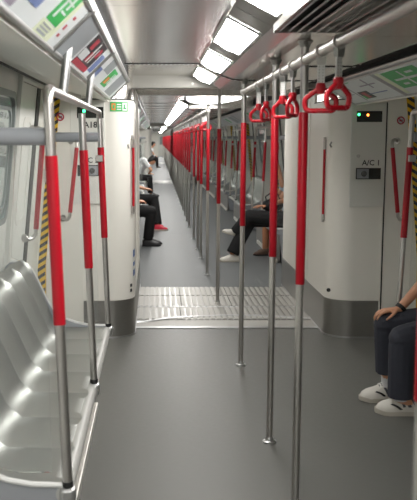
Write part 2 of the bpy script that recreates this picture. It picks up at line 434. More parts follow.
make('orange_indicator', MB().ball(atY(368, 115, YF-.017), .009), 'led_orange', pan, True)
make('panel_lock', MB().tube([atY(358.4, 156, YF-.012), atY(358.4, 156, YF-.02)], .014, 12), 'kick', pan, True)
p = atY(371.2, 163, YF-.0135); text('A/C 1', .058, 'print_black', pan, (p.x, p.y, p.z))
jx = atY(385.4, 160, 6.65).x; make('panel_joint', MB().box((jx-.0045, 6.646, .02), (jx+.0045, 6.65, 1.84)), 'rubber', cr)
make('drain_hole', MB().tube([atY(328.5, 290, YF+.005), atY(328.5, 290, YF-.012)], .016, 12), 'rubber', cr)
make('latch', MB().tube([atY(331.5, 142, YF-.002), atY(330, 145, YF-.012), atY(331.5, 147, YF-.004)], .007, 6), 'kick', cr)

cl = cabinet(-1); tag(cl, 'white rounded equipment cabinet numbered A186, with green exit sign', 'cabinet')
pan = make('access_panel', MB().box(*quadY(70, 101, 105.5, 204, t=.012), .004), 'panel', cl)
make('indicator_window', MB().box(*quadY(77, 107, 103.5, 118, YF-.012), .002), 'screen', pan)
make('control_window', MB().box(*quadY(77.5, 165, 103, 176, YF-.012), .002), 'screen', pan)
make('control_plate', MB().box(*quadY(87, 166, 98, 175.4, YF-.016, .002), 0), 'grey', pan)
make('key_lock', MB().tube([atY(92, 170.8, YF-.018), atY(92, 170.8, YF-.026)], .022, 14), 'screen', pan, True)
make('green_indicator', MB().ball(atY(84, 111, YF-.017), .012), 'led_green', pan, True)
p = atY(92.5, 125, YF-.0135); text('A186', .064, 'print_black', pan, (p.x, p.y, p.z))
p = atY(89.5, 160.4, YF-.0135); text('A/C 2', .058, 'print_black', pan, (p.x, p.y, p.z))
make('panel_joint', MB().box(*quadY(71, 101, 72.2, 300, t=.003)), 'rubber', cl)
sg = decal(-1, 110.5, 101.8, 127.6, 111.4, 'print_green', cl, 'exit_sign', .004)
decal(-1, 112, 103.2, 115.8, 110.2, 'print_orange', sg, 'orange_square', .0055, 3)
decal(-1, 113, 104.8, 114.8, 108.6, 'print_green', sg, 'square_mark', .007, 2)
for a, b, c_, d_ in ((117, 104, 121.4, 105), (117, 106.4, 121.4, 107.4), (117, 108.8, 121.4, 109.8)): decal(-1, a, b, c_, d_, 'print_white', sg, 'sign_stroke', .0055, 2)
decal(-1, 122.4, 102.8, 126.8, 110.6, 'print_white', sg, 'arrow_field', .0055, 3)
decal(-1, 123.6, 104.6, 124.8, 109, 'print_green', sg, 'arrow_shaft', .007, 2); decal(-1, 123.2, 107.8, 126, 109, 'print_green', sg, 'arrow_foot', .007, 2)
for a, b in ((250, 257), (262, 266), (270, 276)): decal(-1, 132.6, a, 134.2, b, 'blue_label', cl, 'sticker', .003, 2)
for b in (284, 289): decal(-1, 129.5, b, 131.5, b+3, 'print_black', cl, 'sticker', .003, 2)
make('latch', MB().tube([Vector((*cab_at(-1, 128), 1.52)), Vector((*cab_at(-1, 129), 1.49))+Vector((0,-.012,0))], .006, 6), 'kick', cl)

# vertical recessed grab handles on the rounded corners
def corner_handle(s, px, label, py0, py1):
    x, y = cab_at(s, px); q = math.radians(45 if s < 0 else 40)
    n = Vector((-s*math.sin(q), -math.cos(q), 0)); b = Vector((x, y, 0))
    z0, z1 = atY(px, py1, y).z, atY(px, py0, y).z
    h = empty('corner_grab_bar', (x, y, z0))
    make('socket', MB().box((x-.020, y-.006, z1-.10), (x+.022, y+.02, z1+.006), .003), 'steel', h)
    o = b+n*.022
    make('sleeve', MB().tube([o+Vector((0,0,z0)), o+Vector((0,0,z1-.09))], .0105, 10), 'red', h, True)
    make('bracket', MB().tube([b+Vector((0,0,z1-.02)), o+Vector((0,0,z1-.03)), o+Vector((0,0,z1-.095))], .010, 8), 'steel', h, True)
    make('bracket', MB().tube([b+Vector((0,0,z0-.05)), o+Vector((0,0,z0-.045)), o+Vector((0,0,z0+.005))], .010, 8), 'steel', h, True)
    make('socket', MB().box((x-.020, y-.006, z0-.065), (x+.022, y+.02, z0+.0), .003), 'steel', h)
    tag(h, label, 'grab handle')
corner_handle(1, 325, 'thin red vertical handle on the rounded corner of the A/C 1 cabinet', 138, 214)
corner_handle(-1, 131.5, 'thin red vertical handle on the rounded corner of the A186 cabinet', 136, 206)

# copies of the cabinets at the other ends of the gangways: mirrored in Y
def plain_cabinet(s, ymir, label, group):
    r = empty('equipment_cabinet', (s*1.1, ymir-(YF+.3), 0))
    for nm, z0, z1, d, mt in (('body', .30, 1.862, 0, 'white'), ('kick_plate', .012, .298, .004, 'kick'), ('floor_trim', 0, .012, .010, 'alu'), ('top_fascia', 1.866, 2.10, -.012, 'ceil')):
        mb = cab_shell(s, z0, z1, d); mb.v = [(x, ymir-y, z) for x, y, z in mb.v]; make(nm, mb, mt, r, True)
    return tag(r, label, 'cabinet', group)
m1 = 2*7.985
plain_cabinet(-1, m1, 'white cabinet behind the A186 cabinet, at the far end of the gangway', None)
plain_cabinet(1, m1, 'white cabinet behind the A/C 1 cabinet, at the far end of the gangway', None)
for s in (-1, 1):
    c1 = plain_cabinet(s, m1, '', None); c1.location.y += PERIOD
    tag(c1, 'distant white cabinet past the second gangway, %s side' % ('left' if s < 0 else 'right'), 'cabinet', 'cabinets of the second gangway')
    base = empty('equipment_cabinet', (s*1.1, YF+.3, 0))
    for nm, z0, z1, d, mt in (('body', .30, 1.862, 0, 'white'), ('kick_plate', .012, .298, .004, 'kick'), ('floor_trim', 0, .012, .010, 'alu'), ('top_fascia', 1.866, 2.10, -.012, 'ceil')):
        make(nm, cab_shell(s, z0, z1, d), mt, base, True)
    base.location.y += PERIOD
    tag(base, 'distant white cabinet before the second gangway, %s side' % ('left' if s < 0 else 'right'), 'cabinet', 'cabinets of the second gangway')

# ------------------------------------------------------------------ doors and windows of the walls
def wall_patch(s, y0, y1, z0, z1, d0, d1):          # slab hugging the tilted wall
    zs = [z0]+[z for _, z in WALL if z0 < z < z1]+[z1]
    prof = [(s*(xwall(z)-d0), z) for z in zs]; inner = [(s*(xwall(z)-d1), z) for z in zs]
    return MB().prism_y(prof+inner[::-1], y0, y1)
def frame_patch(s, y0, y1, z0, z1, wd, d0, d1):
    mb = MB()
    for a in ((y0, y1, z0, z0+wd), (y0, y1, z1-wd, z1), (y0, y0+wd, z0+wd, z1-wd), (y1-wd, y1, z0+wd, z1-wd)):
        q = wall_patch(s, a[0], a[1], a[2], a[3], d0, d1); mb.add(q.v, q.f)
    return mb
def rounded_frame(s, y0, y1, z0, z1, r, wd, d):
    pts = []
    for cy, cz, a0 in ((y1-r, z1-r, 0), (y0+r, z1-r, 90), (y0+r, z0+r, 180), (y1-r, z0+r, 270)):
        for k in range(6):
            q = math.radians(a0+90*k/5); pts.append((cy+r*math.cos(q), cz+r*math.sin(q)))
    def pt(y, z, dd): return (s*(xwall(z)-dd), y, z)
    cy, cz = (y0+y1)/2, (z0+z1)/2
    def sc(y, z): 
        return (y+(wd if y < cy else -wd), z+(wd if z < cz else -wd))
    ins = [sc(*p) for p in pts]
    rows = [[pt(y, z, .0) for y, z in pts], [pt(y, z, d) for y, z in pts], [pt(y, z, d) for y, z in ins], [pt(y, z, 0) for y, z in ins]]
    pane = MB(); pane.v = [pt(y, z, d*.4) for y, z in ins]+[pt(y, z, 0) for y, z in ins]; n = len(ins)
    pane.f = [tuple(range(n)), tuple(range(2*n-1, n-1, -1))]+[(i, (i+1) % n, n+(i+1) % n, n+i) for i in range(n)]
    return MB().grid(rows, close=True), pane
DN = [0]; WN = [0]
def door(s, y0, detail=True):
    DN[0] += 1; y1 = y0+1.40; ym = (y0+y1)/2
    d = struct('door_%d' % DN[0], (s*1.45, ym, 0))
    make('opening_frame', frame_patch(s, y0-.05, y1+.05, .0, 1.955, .05, 0, .026), 'white_door', d)

    for a, b in ((y0, ym-.008), (ym+.008, y1)):
        lf = make('door_leaf', wall_patch(s, a, b, .01, 1.90, 0, .020), 'white_door', d)
        fr, pn = rounded_frame(s, a+.14, b-.19, 1.02, 1.70, .08, .03, .024)
        make('window_frame', fr, 'panel', lf, True); make('window_pane', pn, 'winglass', lf)
    make('meeting_seal', wall_patch(s, ym-.075, ym+.075, .01, 1.90, 0, .026), 'rubber', d)
    make('sill_plate', MB().box((min(s*1.30, s*1.48), y0, 0), (max(s*1.30, s*1.48), y1, .006)), 'tread', d)
def window(s, y0, y1):
    WN[0] += 1; wd = struct('window_%d' % WN[0], (s*1.42, (y0+y1)/2, 1.4))
    for a, b in ((y0, (y0+y1)/2-.04), ((y0+y1)/2+.04, y1)):
        fr, pn = rounded_frame(s, a, b, 1.08, 1.83, .10, .035, .022)
        make('window_frame', fr, 'frame', wd, True); make('window_pane', pn, 'winglass', wd)
        fr, pn = rounded_frame(s, a+.09, b-.09, 1.16, 1.74, .08, .018, .016)
        make('window_frame', fr, 'frame', wd, True)
MODS = [2.71] + [10.75+3.9*k for k in range(5)] + [10.75+PERIOD+3.9*k for k in range(5)]
BL = 2.43
for y in MODS:
    for s in (-1, 1): window(s, y+.15, y+BL-.10)
DOORS = [1.2, 5.20] + [9.28+3.9*k for k in range(6)] + [9.28+PERIOD+3.9*k for k in range(5)]
for y in DOORS:
    for s in (-1, 1): door(s, y-(.0 if y != 5.20 else 0))

# door pockets with hazard tape beside the cabinets
TN = [2]
def hazard(s, y, face, inner=1.16):
    TN[0] += 1; t = struct('trim_%d' % TN[0], (s*1.35, y, 0))
    zs = (0, .6, 1.2, 1.955)
    def bx(z, a): return s*(xwall(z)-a)
        # pillar face (white) then tape
    mb = MB(); poly = [(s*inner, 0)]+[(bx(z, .085), z) for z in zs]+[(s*inner, 1.955)]
    mb.prism_y(poly, y, y+.03); make('pillar', mb, 'white', t)
    mb = MB(); poly = [(bx(z, .085), z) for z in zs]+[(bx(z, .0), z) for z in zs[::-1]]
    mb.prism_y(poly, y-.004, y+.03); bk = make('tape_ground', mb, 'yellow', t)
    st = MB(); z = .32
    while z < 1.90:
        def P(u, zz): return (bx(zz, .084-u*.066), y-.0055, zz)
        st.add([P(0, z), P(1, z+.045*face), P(1, z+.03+.045*face), P(0, z+.03)], [(0,1,2,3)]); z += .062
    make('tape_stripes', st, 'print_black', bk)['kind'] = 'stuff'
    mb = MB(); poly = [(bx(z, .022), z) for z in zs]+[(bx(z, .0), z) for z in zs[::-1]]
    make('edge_seal', MB().prism_y(poly, y-.012, y), 'rubber', t)
    return t
tr = hazard(1, 6.65, -1); tl = hazard(-1, 6.65, -1)
for k in range(5):
    for s_ in (-1, 1): hazard(s_, 10.69+3.9*k, s_*-1, 1.24)
# round red prohibition stickers on the pillars
for t, px, py in ((tr, 400.8, 120.5), (tl, 60.2, 117)):
    c = atY(px, py, 6.649); mb = MB()
    st = make('round_sticker', MB().tube([c, c+Vector((0,-.002,0))], .030, 20), 'print_white', t)
    ring = [(c.x+.026*math.cos(q*math.pi/12), c.y-.0045, c.z+.026*math.sin(q*math.pi/12)) for q in range(25)]
    make('red_ring', MB().tube(ring, .005, 6), 'print_red', st)
    make('red_bar', MB().tube([(c.x-.018, c.y-.0045, c.z+.018), (c.x+.018, c.y-.0045, c.z-.018)], .004, 6), 'print_red', st)
    make('figure_mark', MB().box((c.x-.011, c.y-.004, c.z-.007), (c.x+.013, c.y-.002, c.z+.006), .001), 'print_black', st)

# handles beside the doors (bent into the pillar at both ends)
def door_handle(y, s, z0, z1, x0, x1, out, label, group=None):
    h = empty('door_grab_handle', (s*x0, y, z0))
    a, b = Vector((s*x0, y, z0)), Vector((s*x1, y, z1)); u = (b-a).normalized(); side = Vector((s*.055, out*.5, 0))
    make('sleeve', MB().tube([a+u*.05, b-u*.05], .016, 10), 'red', h, True)
    for p, q in ((a, 1), (b, -1)):
        e = p+u*q*.05
        make('bent_end', MB().tube([e, p+u*q*.02, p+side*.25-u*q*.005, p+side*.6-u*q*.01, p+side], .0125, 8), 'steel', h, True)
        make('flange', MB().tube([p+side*.97, p+side*1.08], .026, 12), 'steel', h, True)
    return tag(h, label, 'grab handle', group)
for s, lb in ((1, 'slim red door handle on the white pillar right of the A/C 1 cabinet'), (-1, 'slim red door handle on the white pillar beside the A186 cabinet')):
    p1, p0 = atY(393.3, 141, 6.5), atY(399.5, 219, 6.5)
    door_handle(6.5, s, p0.z, p1.z, p0.x-.01, p1.x-.01, .12, lb)
door_handle(5.24, -1, atY(36, 236, 5.3).z, 1.62, 1.33, 1.27, -.12, 'slim red door handle seen through the bench end screen, by the door')
door_handle(5.24, 1, atY(36, 236, 5.3).z, 1.62, 1.33, 1.27, -.12, 'slim red door handle behind the seated passenger in dark jeans')

# ------------------------------------------------------------------ ceiling lamps
def lamp(y0, y1, label, group=None):
    l = empty('ceiling_light', (-.235, (y0+y1)/2, 2.0))
    a, b = Vector((-.298, 0, 2.060)), Vector((-.168, 0, 1.992)); n = Vector((b.z-a.z, 0, -(b.x-a.x))).normalized()
    if n.z > 0: n = -n
    def P(t, y, d): v = a+(b-a)*t+n*d; return (v.x, y, v.z)
    def ring(i, d):
        return [P(t, y, d) for t, y in ((i, y0+i*.13), (1-i, y0+i*.13), (1-i, y1-i*.13), (i, y1-i*.13))]
    make('frame', MB().grid([ring(-.05, 0), ring(-.05, .010), ring(.02, .010), ring(.02, 0)], True), 'alu', l)
    rows = []
    for f in (0, .012, .04, .10, .90, .96, .988, 1):
        k = {0: 0, 1: 0, .012: .55, .988: .55, .04: .88, .96: .88}.get(f, 1)
        rows.append([P(t, y0+(y1-y0)*(.01+.98*f), .001+.020*k*math.sin(math.pi*min(1, max(0, (t-.02)/.96)))**.6) for t in (.02, .06, .16, .34, .5, .66, .84, .94, .98)])
    make('diffuser', MB().grid(rows), 'lamp', l, True)
    return tag(l, label, 'light', group)
for k in range(10): lamp(-2.55-1.17*k, -1.65-1.17*k, 'ceiling light strip of the car part behind the viewer', 'ceiling lights behind the viewer')
for y0, y1, lb in ((-1.4, -.5, 'ceiling light strip above the viewer, just behind'), (-.2, .7, 'ceiling light strip directly overhead'), (1.0, 1.9, 'ceiling light strip overhead, one before the grille'),
                   (2.15, 3.04, 'white ceiling light cut by the top edge, beside the slatted grille'), (3.58, 4.42, 'second white ceiling light from the top edge'), (4.88, 5.68, 'third white ceiling light, crossed by the dotted joint strip'), (6.08, 6.80, 'last white ceiling light before the gangway header beam')):
    lamp(y0, y1, lb)
far = [11.42+1.17*k for k in range(15)]
ORD = ['first', 'second', 'third', 'fourth', 'fifth', 'sixth', 'seventh', 'eighth', 'ninth', 'tenth']
for k, y in enumerate(far):
    if k < 8: lamp(y, y+.80, ORD[k]+' white ceiling light after the half oval gangway light')
    else: lamp(y, y+.92, 'white ceiling light in the receding row beyond the gangway', 'receding row of ceiling lights')
for y in [34.3+1.17*k for k in range(15)]+[57.4+1.17*k for k in range(15)]:
    lamp(y, y+.92, 'white ceiling light in the receding row beyond the gangway', 'receding row of ceiling lights')
def oval(ya, label):
    l = empty('gangway_light', (.05, ya, 2.02)); n = 24
    def e(a, b, z): return [(.05+a*math.cos(math.pi*k/n), ya+b*math.sin(math.pi*k/n), z) for k in range(n+1)]
    make('frame', MB().grid([e(.345, 2.2, 2.052), e(.345, 2.2, 2.0), e(.32, 2.16, 1.996), e(.315, 2.15, 2.02)], True), 'alu', l, True)
    mb = MB().grid([e(.315, 2.15, 2.012), e(.30, 2.1, 1.998), e(.2, 1.7, 1.994)]); mb.add(e(.2, 1.7, 1.994), [tuple(range(n+1))])
    make('diffuser', mb, 'lamp_oval', l, True)
    tag(l, label, 'light')
oval(9.0, 'large half oval ceiling light just beyond the gangway header beams')

# slatted air grille
g = empty('air_grille', (-.02, 2.2, 1.94))
ga, gb, gy0, gy1 = -.17, .125, 1.2, 3.05
for lo, hi in (((ga-.012, gy0, 1.936), (ga, gy1, 1.962)), ((gb, gy0, 1.936), (gb+.012, gy1, 1.962)), ((ga-.012, gy1, 1.932), (gb+.012, gy1+.012, 1.962))): make('frame_bar', MB().box(lo, hi), 'kick', g)
make('duct_back', MB().box((ga, gy0, 1.955), (gb, gy1, 1.958)), 'dark', g)
for k in range(9):
    x = ga+.016+(gb-ga-.032)*k/8
    make('slat', MB().add([(x-.012, gy0, 1.936), (x-.008, gy0, 1.934), (x+.012, gy0, 1.951), (x+.008, gy0, 1.953), (x-.012, gy1, 1.936), (x-.008, gy1, 1.934), (x+.012, gy1, 1.951), (x+.008, gy1, 1.953)],
         [(0,1,2,3),(7,6,5,4),(0,4,5,1),(1,5,6,2),(2,6,7,3),(3,7,4,0)]), 'alu', g)
tag(g, 'dark slatted air grille in the ceiling above the strap rail', 'grille')

# ------------------------------------------------------------------ map panels on the inclined carriers
def map_panel(s, y0, y1, label, prints, name='route_map_panel'):
    a, b, _ = SOFFIT[s]; A, B = Vector((a[0], 0, a[1])), Vector((b[0], 0, b[1])); u = A-B
    n = Vector((u.z, 0, -u.x)).normalized()
    if n.z > 0: n = -n
    r = empty(name, (b[0], (y0+y1)/2, b[1]))
    def P(y, t, d): v = B+u*t+n*(d+.014); return Vector((v.x, y, v.z))
    def quad(ya, yb, ta, tb, d):
        m = MB(); lo = [P(ya, ta, d), P(yb, ta, d), P(yb, tb, d), P(ya, tb, d)]; up = [p-n*.0022 for p in lo]
        return m.add(lo+up, [(0,1,2,3),(7,6,5,4),(0,4,5,1),(1,5,6,2),(2,6,7,3),(3,7,4,0)])
    def q(u_): return quad(*u_, .0)
    sheet = make('printed_sheet', quad(y0, y1, .05, .94, 0), 'print_white', r)
    for nm, mt, ya, yb, ta, tb, d in prints: make(nm, quad(ya, yb, ta, tb, d), mt, sheet)
    make('clear_frame', MB().tube([P(y0, .04, .003), P(y1, .04, .003)], .006, 8), 'alu', r, True)
    make('top_frame', MB().tube([P(y0, .95, .003), P(y1, .95, .003)], .008, 8), 'alu', r, True)
    for y in (y0, y1): make('end_frame', MB().tube([P(y, .04, .002), P(y, .95, .002)], .006, 8), 'alu', r, True)
    tag(r, label, 'map panel'); return r, n, B, u
def yt(s, px, py):
    a, b, _ = SOFFIT[s]; A, B = Vector((a[0], 0, a[1])), Vector((b[0], 0, b[1])); u = A-B; n = Vector((u.z, 0, -u.x)).normalized()
    d = ray(px, py); k = (B-O).dot(n)/d.dot(n); p = O+d*k; return p.y, (p-B).dot(u)/u.length_squared
D1, D2, D3 = .0012, .0024, .0036
map_panel(-1, 1.05, 2.86, 'printed panel over the bench with green block and cream square, closest one', [
    ('lilac_picture', 'print_lilac', 1.10, 2.00, .10, .90, D1), ('blue_picture', 'print_blue', 2.04, 2.22, .30, .70, D1), ('grey_field', 'print_grey', 2.04, 2.34, .72, .9, D1),
    ('cream_square', 'print_cream', 2.38, 2.62, .05, .30, D1), ('green_block', 'print_green', 2.40, 2.62, .32, .90, D1), ('cream_bar', 'print_cream', 2.63, 2.68, .06, .88, D1),
    ('white_mark', 'print_white', 2.44, 2.47, .40, .84, D2), ('white_mark', 'print_white', 2.49, 2.58, .52, .56, D2), ('white_mark', 'print_white', 2.52, 2.55, .6, .84, D2), ('white_mark', 'print_white', 2.43, 2.59, .70, .73, D2),
    ('grey_mark', 'print_grey', 2.42, 2.58, .10, .14, D2), ('grey_mark', 'print_grey', 2.42, 2.58, .17, .20, D2), ('grey_mark', 'print_grey', 2.42, 2.58, .23, .26, D2),
    ('red_dash', 'print_red', 2.73, 2.77, .24, .30, D1), ('red_dash', 'print_red', 2.72, 2.75, .38, .48, D1), ('red_dash', 'print_red', 2.73, 2.77, .60, .66, D1)])
map_panel(-1, 2.90, 4.22, 'printed panel over the bench with the dark and red picture', [
    ('grey_field', 'print_grey', 2.92, 3.36, .08, .92, D1), ('dark_picture', 'print_black', 3.42, 3.98, .10, .86, D1), ('red_band', 'print_red', 3.42, 3.98, .10, .24, D2), ('pale_band', 'print_white', 3.42, 3.62, .26, .50, D2), ('red_shape', 'print_red', 3.50, 3.60, .55, .8, D2), ('red_shape', 'print_red', 3.66, 3.76, .30, .55, D2), ('white_mark', 'print_white', 3.70, 3.73, .3, .8, D3), ('white_mark', 'print_white', 3.80, 3.82, .3, .7, D2), ('red_shape', 'print_red', 3.84, 3.92, .5, .75, D2), ('blue_band', 'print_blue', 4.02, 4.18, .20, .70, D1)])
map_panel(-1, 4.26, 6.40, 'printed panel over the bench ending at the A186 cabinet, small green block', [
    ('pale_field', 'print_blue', 4.30, 4.5, .1, .5, D1), ('grey_field', 'print_grey', 4.55, 4.9, .5, .9, D1), ('green_block', 'print_green', 4.97, 5.36, .18, .78, D1), ('orange_square', 'print_orange', 5.02, 5.16, .26, .5, D2), ('white_mark', 'print_white', 5.20, 5.23, .3, .7, D2), ('white_mark', 'print_white', 5.28, 5.33, .3, .7, D2), ('white_mark', 'print_white', 5.19, 5.34, .48, .54, D2), ('grey_field', 'print_grey', 5.6, 6.2, .1, .9, D1)])
rg = []
map_panel(1, 3.9, 5.20, 'printed panel over the right bench with a large green block, closest one', [
    ('green_block', 'print_green', 4.45, 5.08, .28, .86, D1), ('white_mark', 'print_white', 4.55, 5.00, .54, .60, D2), ('white_mark', 'print_white', 4.76, 4.79, .34, .82, D2), ('white_mark', 'print_white', 4.86, 4.96, .38, .44, D2), ('white_mark', 'print_white', 4.56, 4.68, .70, .76, D2), ('cream_square', 'print_cream', 5.10, 5.18, .1, .9, D1), ('blue_line', 'print_blue', 4.2, 4.4, .2, .25, D1)])
map_panel(1, 5.24, 6.58, 'pale route map panel with thin coloured lines over the A/C 1 cabinet', [
    ('violet_line', 'print_lilac', 5.42, 5.80, .62, .66, D1), ('violet_line', 'print_lilac', 5.56, 5.59, .5, .86, D1), ('blue_line', 'print_blue', 5.42, 6.0, .30, .33, D1), ('red_line', 'print_red', 6.1, 6.5, .74, .78, D1), ('red_line', 'print_red', 6.28, 6.31, .5, .8, D1),
    ('green_line', 'print_green', 5.9, 6.4, .86, .88, D1), ('dark_picture', 'print_black', 5.82, 6.08, .16, .46, D1), ('red_shape', 'print_red', 5.9, 6.0, .2, .42, D2), ('teal_corner', 'print_green', 6.02, 6.08, .16, .3, D2), ('grey_line', 'print_grey', 6.12, 6.15, .1, .7, D1), ('violet_line', 'print_lilac', 6.2, 6.5, .4, .43, D1)])
for k in range(5):
    for s in (-1, 1):
        map_panel(s, 10.9+3.9*k, 13.1+3.9*k, 'pale printed panel over the %s %s bench beyond the gangway' % (ORD[k], 'left' if s < 0 else 'right'), [('grey_field', 'print_grey', 11.2+3.9*k, 11.9+3.9*k, .15, .85, D1), ('green_block', 'print_green', 12.5+3.9*k, 12.8+3.9*k, .3, .8, D1)])[0]['group'] = 'printed panels of the next car'
# yellow hatched plate under the left soffit
def on_soffit(px, py):
    _, b, c = SOFFIT[-1]; B, Cc = Vector((b[0], 0, b[1])), Vector((c[0], 0, c[1])); u = Cc-B; n = Vector((u.z, 0, -u.x)).normalized()
    d = ray(px, py); return O+d*((B-O).dot(n)/d.dot(n))

# ------------------------------------------------------------------ centre poles
def pole(y, label, group=None, ztop=1.951, tall=True, x=0.0, zred=(.975, 1.672)):
    p = empty('grab_pole', (x, y, 0))
    n = 12 if y < 14 else 8
    make('shaft', MB().tube([(x, y, .004), (x, y, ztop)], .0165, n), 'steel', p, True)
    make('red_sleeve', MB().tube([(x, y, zred[0]), (x, y, zred[0]+.003), (x, y, zred[1]-.003), (x, y, zred[1])], [.0175, .0192, .0192, .0175], n), 'red', p, True)
    make('floor_flange', MB().tube([(x, y, .0), (x, y, .008), (x, y, .014), (x, y, .03)], [.036, .036, .022, .019], 14), 'alu', p, True)
    make('ceiling_flange', MB().tube([(x, y, ztop-.025), (x, y, ztop-.01), (x, y, ztop-.002)], [.019, .024, .032], 12), 'kick', p, True)
    return tag(p, label, 'pole', group)
for y, lb in ((1.90, 'red-sleeved pole cut off by the right edge of the photo, closest of all'), (3.48, 'large red-sleeved centre pole in front of the A/C 1 cabinet, second closest'),
              (4.31, 'red-sleeved centre pole with its floor flange on open grey floor, third closest'), (5.84, 'red-sleeved centre pole standing just before the gangway tread plates')):
    pole(y, lb, x=.017 if y < 2 else 0)
pole(8.11, 'red-sleeved centre pole standing on the ribbed gangway plates', ztop=2.05, zred=(.955, 1.655))
ys = [9.82, 11.24, 12.1, 13.4]
for y, lb in zip(ys, ('first', 'second', 'third', 'fourth')): pole(y, lb+' red-sleeved centre pole beyond the gangway, next car')
y = 15.2; k = 0; restpoles = []
pat = [1.1, 1.25, 1.3, 1.2]
while y < 75:
    if not (29.8 < y < 30.6): restpoles.append(y)
    y += pat[k % 4]; k += 1
for k, y in enumerate(restpoles): pole(y, ORD[4+k]+' red-sleeved centre pole beyond the gangway, next car') if k < 5 else pole(y, 'red-sleeved centre pole in the dense receding row down the aisle', 'receding row of centre poles')

# overhead rails
def rail(y0, y1, poles, label, bend=True):
    r = empty('overhead_rail', (0, y0, 1.877))
    make('tube', MB().tube([(.0, y0, 1.877), (.0, y1, 1.877)], .0185, 12), 'steel', r, True)
    for y in poles:
        make('pole_clamp', MB().tube([(0, y-.035, 1.877), (0, y+.035, 1.877)], .0235, 12), 'steel', r, True)
        if y in (y0, y1): pass
    return tag(r, label, 'rail')
rail(.2, 5.84, [1.90, 3.48, 4.31, 5.84], 'long steel overhead rail the red straps hang from, above the near poles')
rail(9.82, 29.3, [q for q in ys+restpoles if q < 29.3], 'steel overhead rail of the next car, over the receding poles')
rail(32.6, 52, [q for q in restpoles if 32.6 < q < 52], 'most distant steel overhead rail')

# strap hangers
def strap(y, yaw, label, group=None, n=12):
    zr = 1.877
    h = empty('strap_hanger', (0, y, zr)); q = math.radians(yaw); ex = Vector((math.cos(q), math.sin(q), 0)); ey = Vector((-ex.y, ex.x, 0))
    def P(a, b, z): return Vector((0, y, zr))+ex*a+ey*b+Vector((0, 0, z))
    mb = MB().tube([(0, y-.016, zr), (0, y+.016, zr)], .0245, 12)
    cl = make('clamp', mb, 'steel', h, True)
    make('clamp_jaw', MB().grid([[P(-.018, -.010, -.018), P(.018, -.010, -.018), P(.018, .010, -.018), P(-.018, .010, -.018)], [P(-.015, -.008, -.048), P(.015, -.008, -.048), P(.015, .008, -.048), P(-.015, .008, -.048)]], True), 'kick', cl)
    st = make('strap', MB().add([P(a, b, z) for z in (-.04, -.128) for a, b in ((-.0135, -.003), (.0135, -.003), (.0135, .003), (-.0135, .003))], [(0,1,2,3),(7,6,5,4),(0,4,5,1),(1,5,6,2),(2,6,7,3),(3,7,4,0)]), 'strap', h)
    if n > 8:
        dm = MB()
        for r_ in range(7):
            for c_ in (-.0065, .0065):
                for sd in (-1, 1):
                    c = P(c_, sd*.0032, -.055-.0105*r_); dm.tube([c-ey*.0006, c+ey*.0006], .0022, 6)
        make('strap_holes', dm, 'kick', st)['kind'] = 'stuff'
    nk = make('neck', MB().tube([P(0, 0, -.112), P(0, 0, -.122), P(0, 0, -.135), P(0, 0, -.15)], [.014, .0185, .017, .014], 10), 'redring', h, True)
    # closed triangular ring with rounded corners
    pts = []
    cs = ((0, -.152, .022, 35, 145), (-.022, -.182, .034, 150, 190), (-.036, -.192, .018, 200, 268), (.036, -.192, .018, 272, 340), (.022, -.182, .034, 350, 390))
    for cx, cz, rr, a0, a1 in cs:
        for k in range(5):
            a = math.radians(a0+(a1-a0)*k/4); pts.append(P(cx+rr*math.cos(a), 0, cz+rr*math.sin(a)))
    loop = pts+[pts[0], pts[1]]
    make('ring', MB().tube(loop, .0092, n if n > 8 else 6), 'redring', h, True)
    return tag(h, label, 'strap', group)
for y, yaw, lb in ((2.83, 38, 'red triangular strap handle, largest, closest one on the overhead rail'), (3.13, -12, 'red strap handle second closest, partly behind the largest one'), (3.77, 58, 'red strap handle seen turned, just left of the big centre pole'),
                   (4.05, -46, 'red strap handle hanging between the second and third closest poles, outer one'), (4.67, 56, 'red strap handle past the third pole, turned one of the pair'), (5.00, -40, 'red strap handle of the near rail hanging furthest away')):
    strap(y, yaw, lb)
k = 0
for y in (10.15, 10.5, 10.9, 11.6, 11.95, 12.6, 13.0, 13.9, 14.4, 15.6, 16.0, 17.0, 17.6, 18.8, 19.5, 20.8, 21.6, 23, 24, 25.4, 26.6, 28):
    strap(y, (20, -30, 45, 5)[k % 4], 'small red strap handle on the overhead rail of the next car', 'red straps of the next car', 8); k += 1

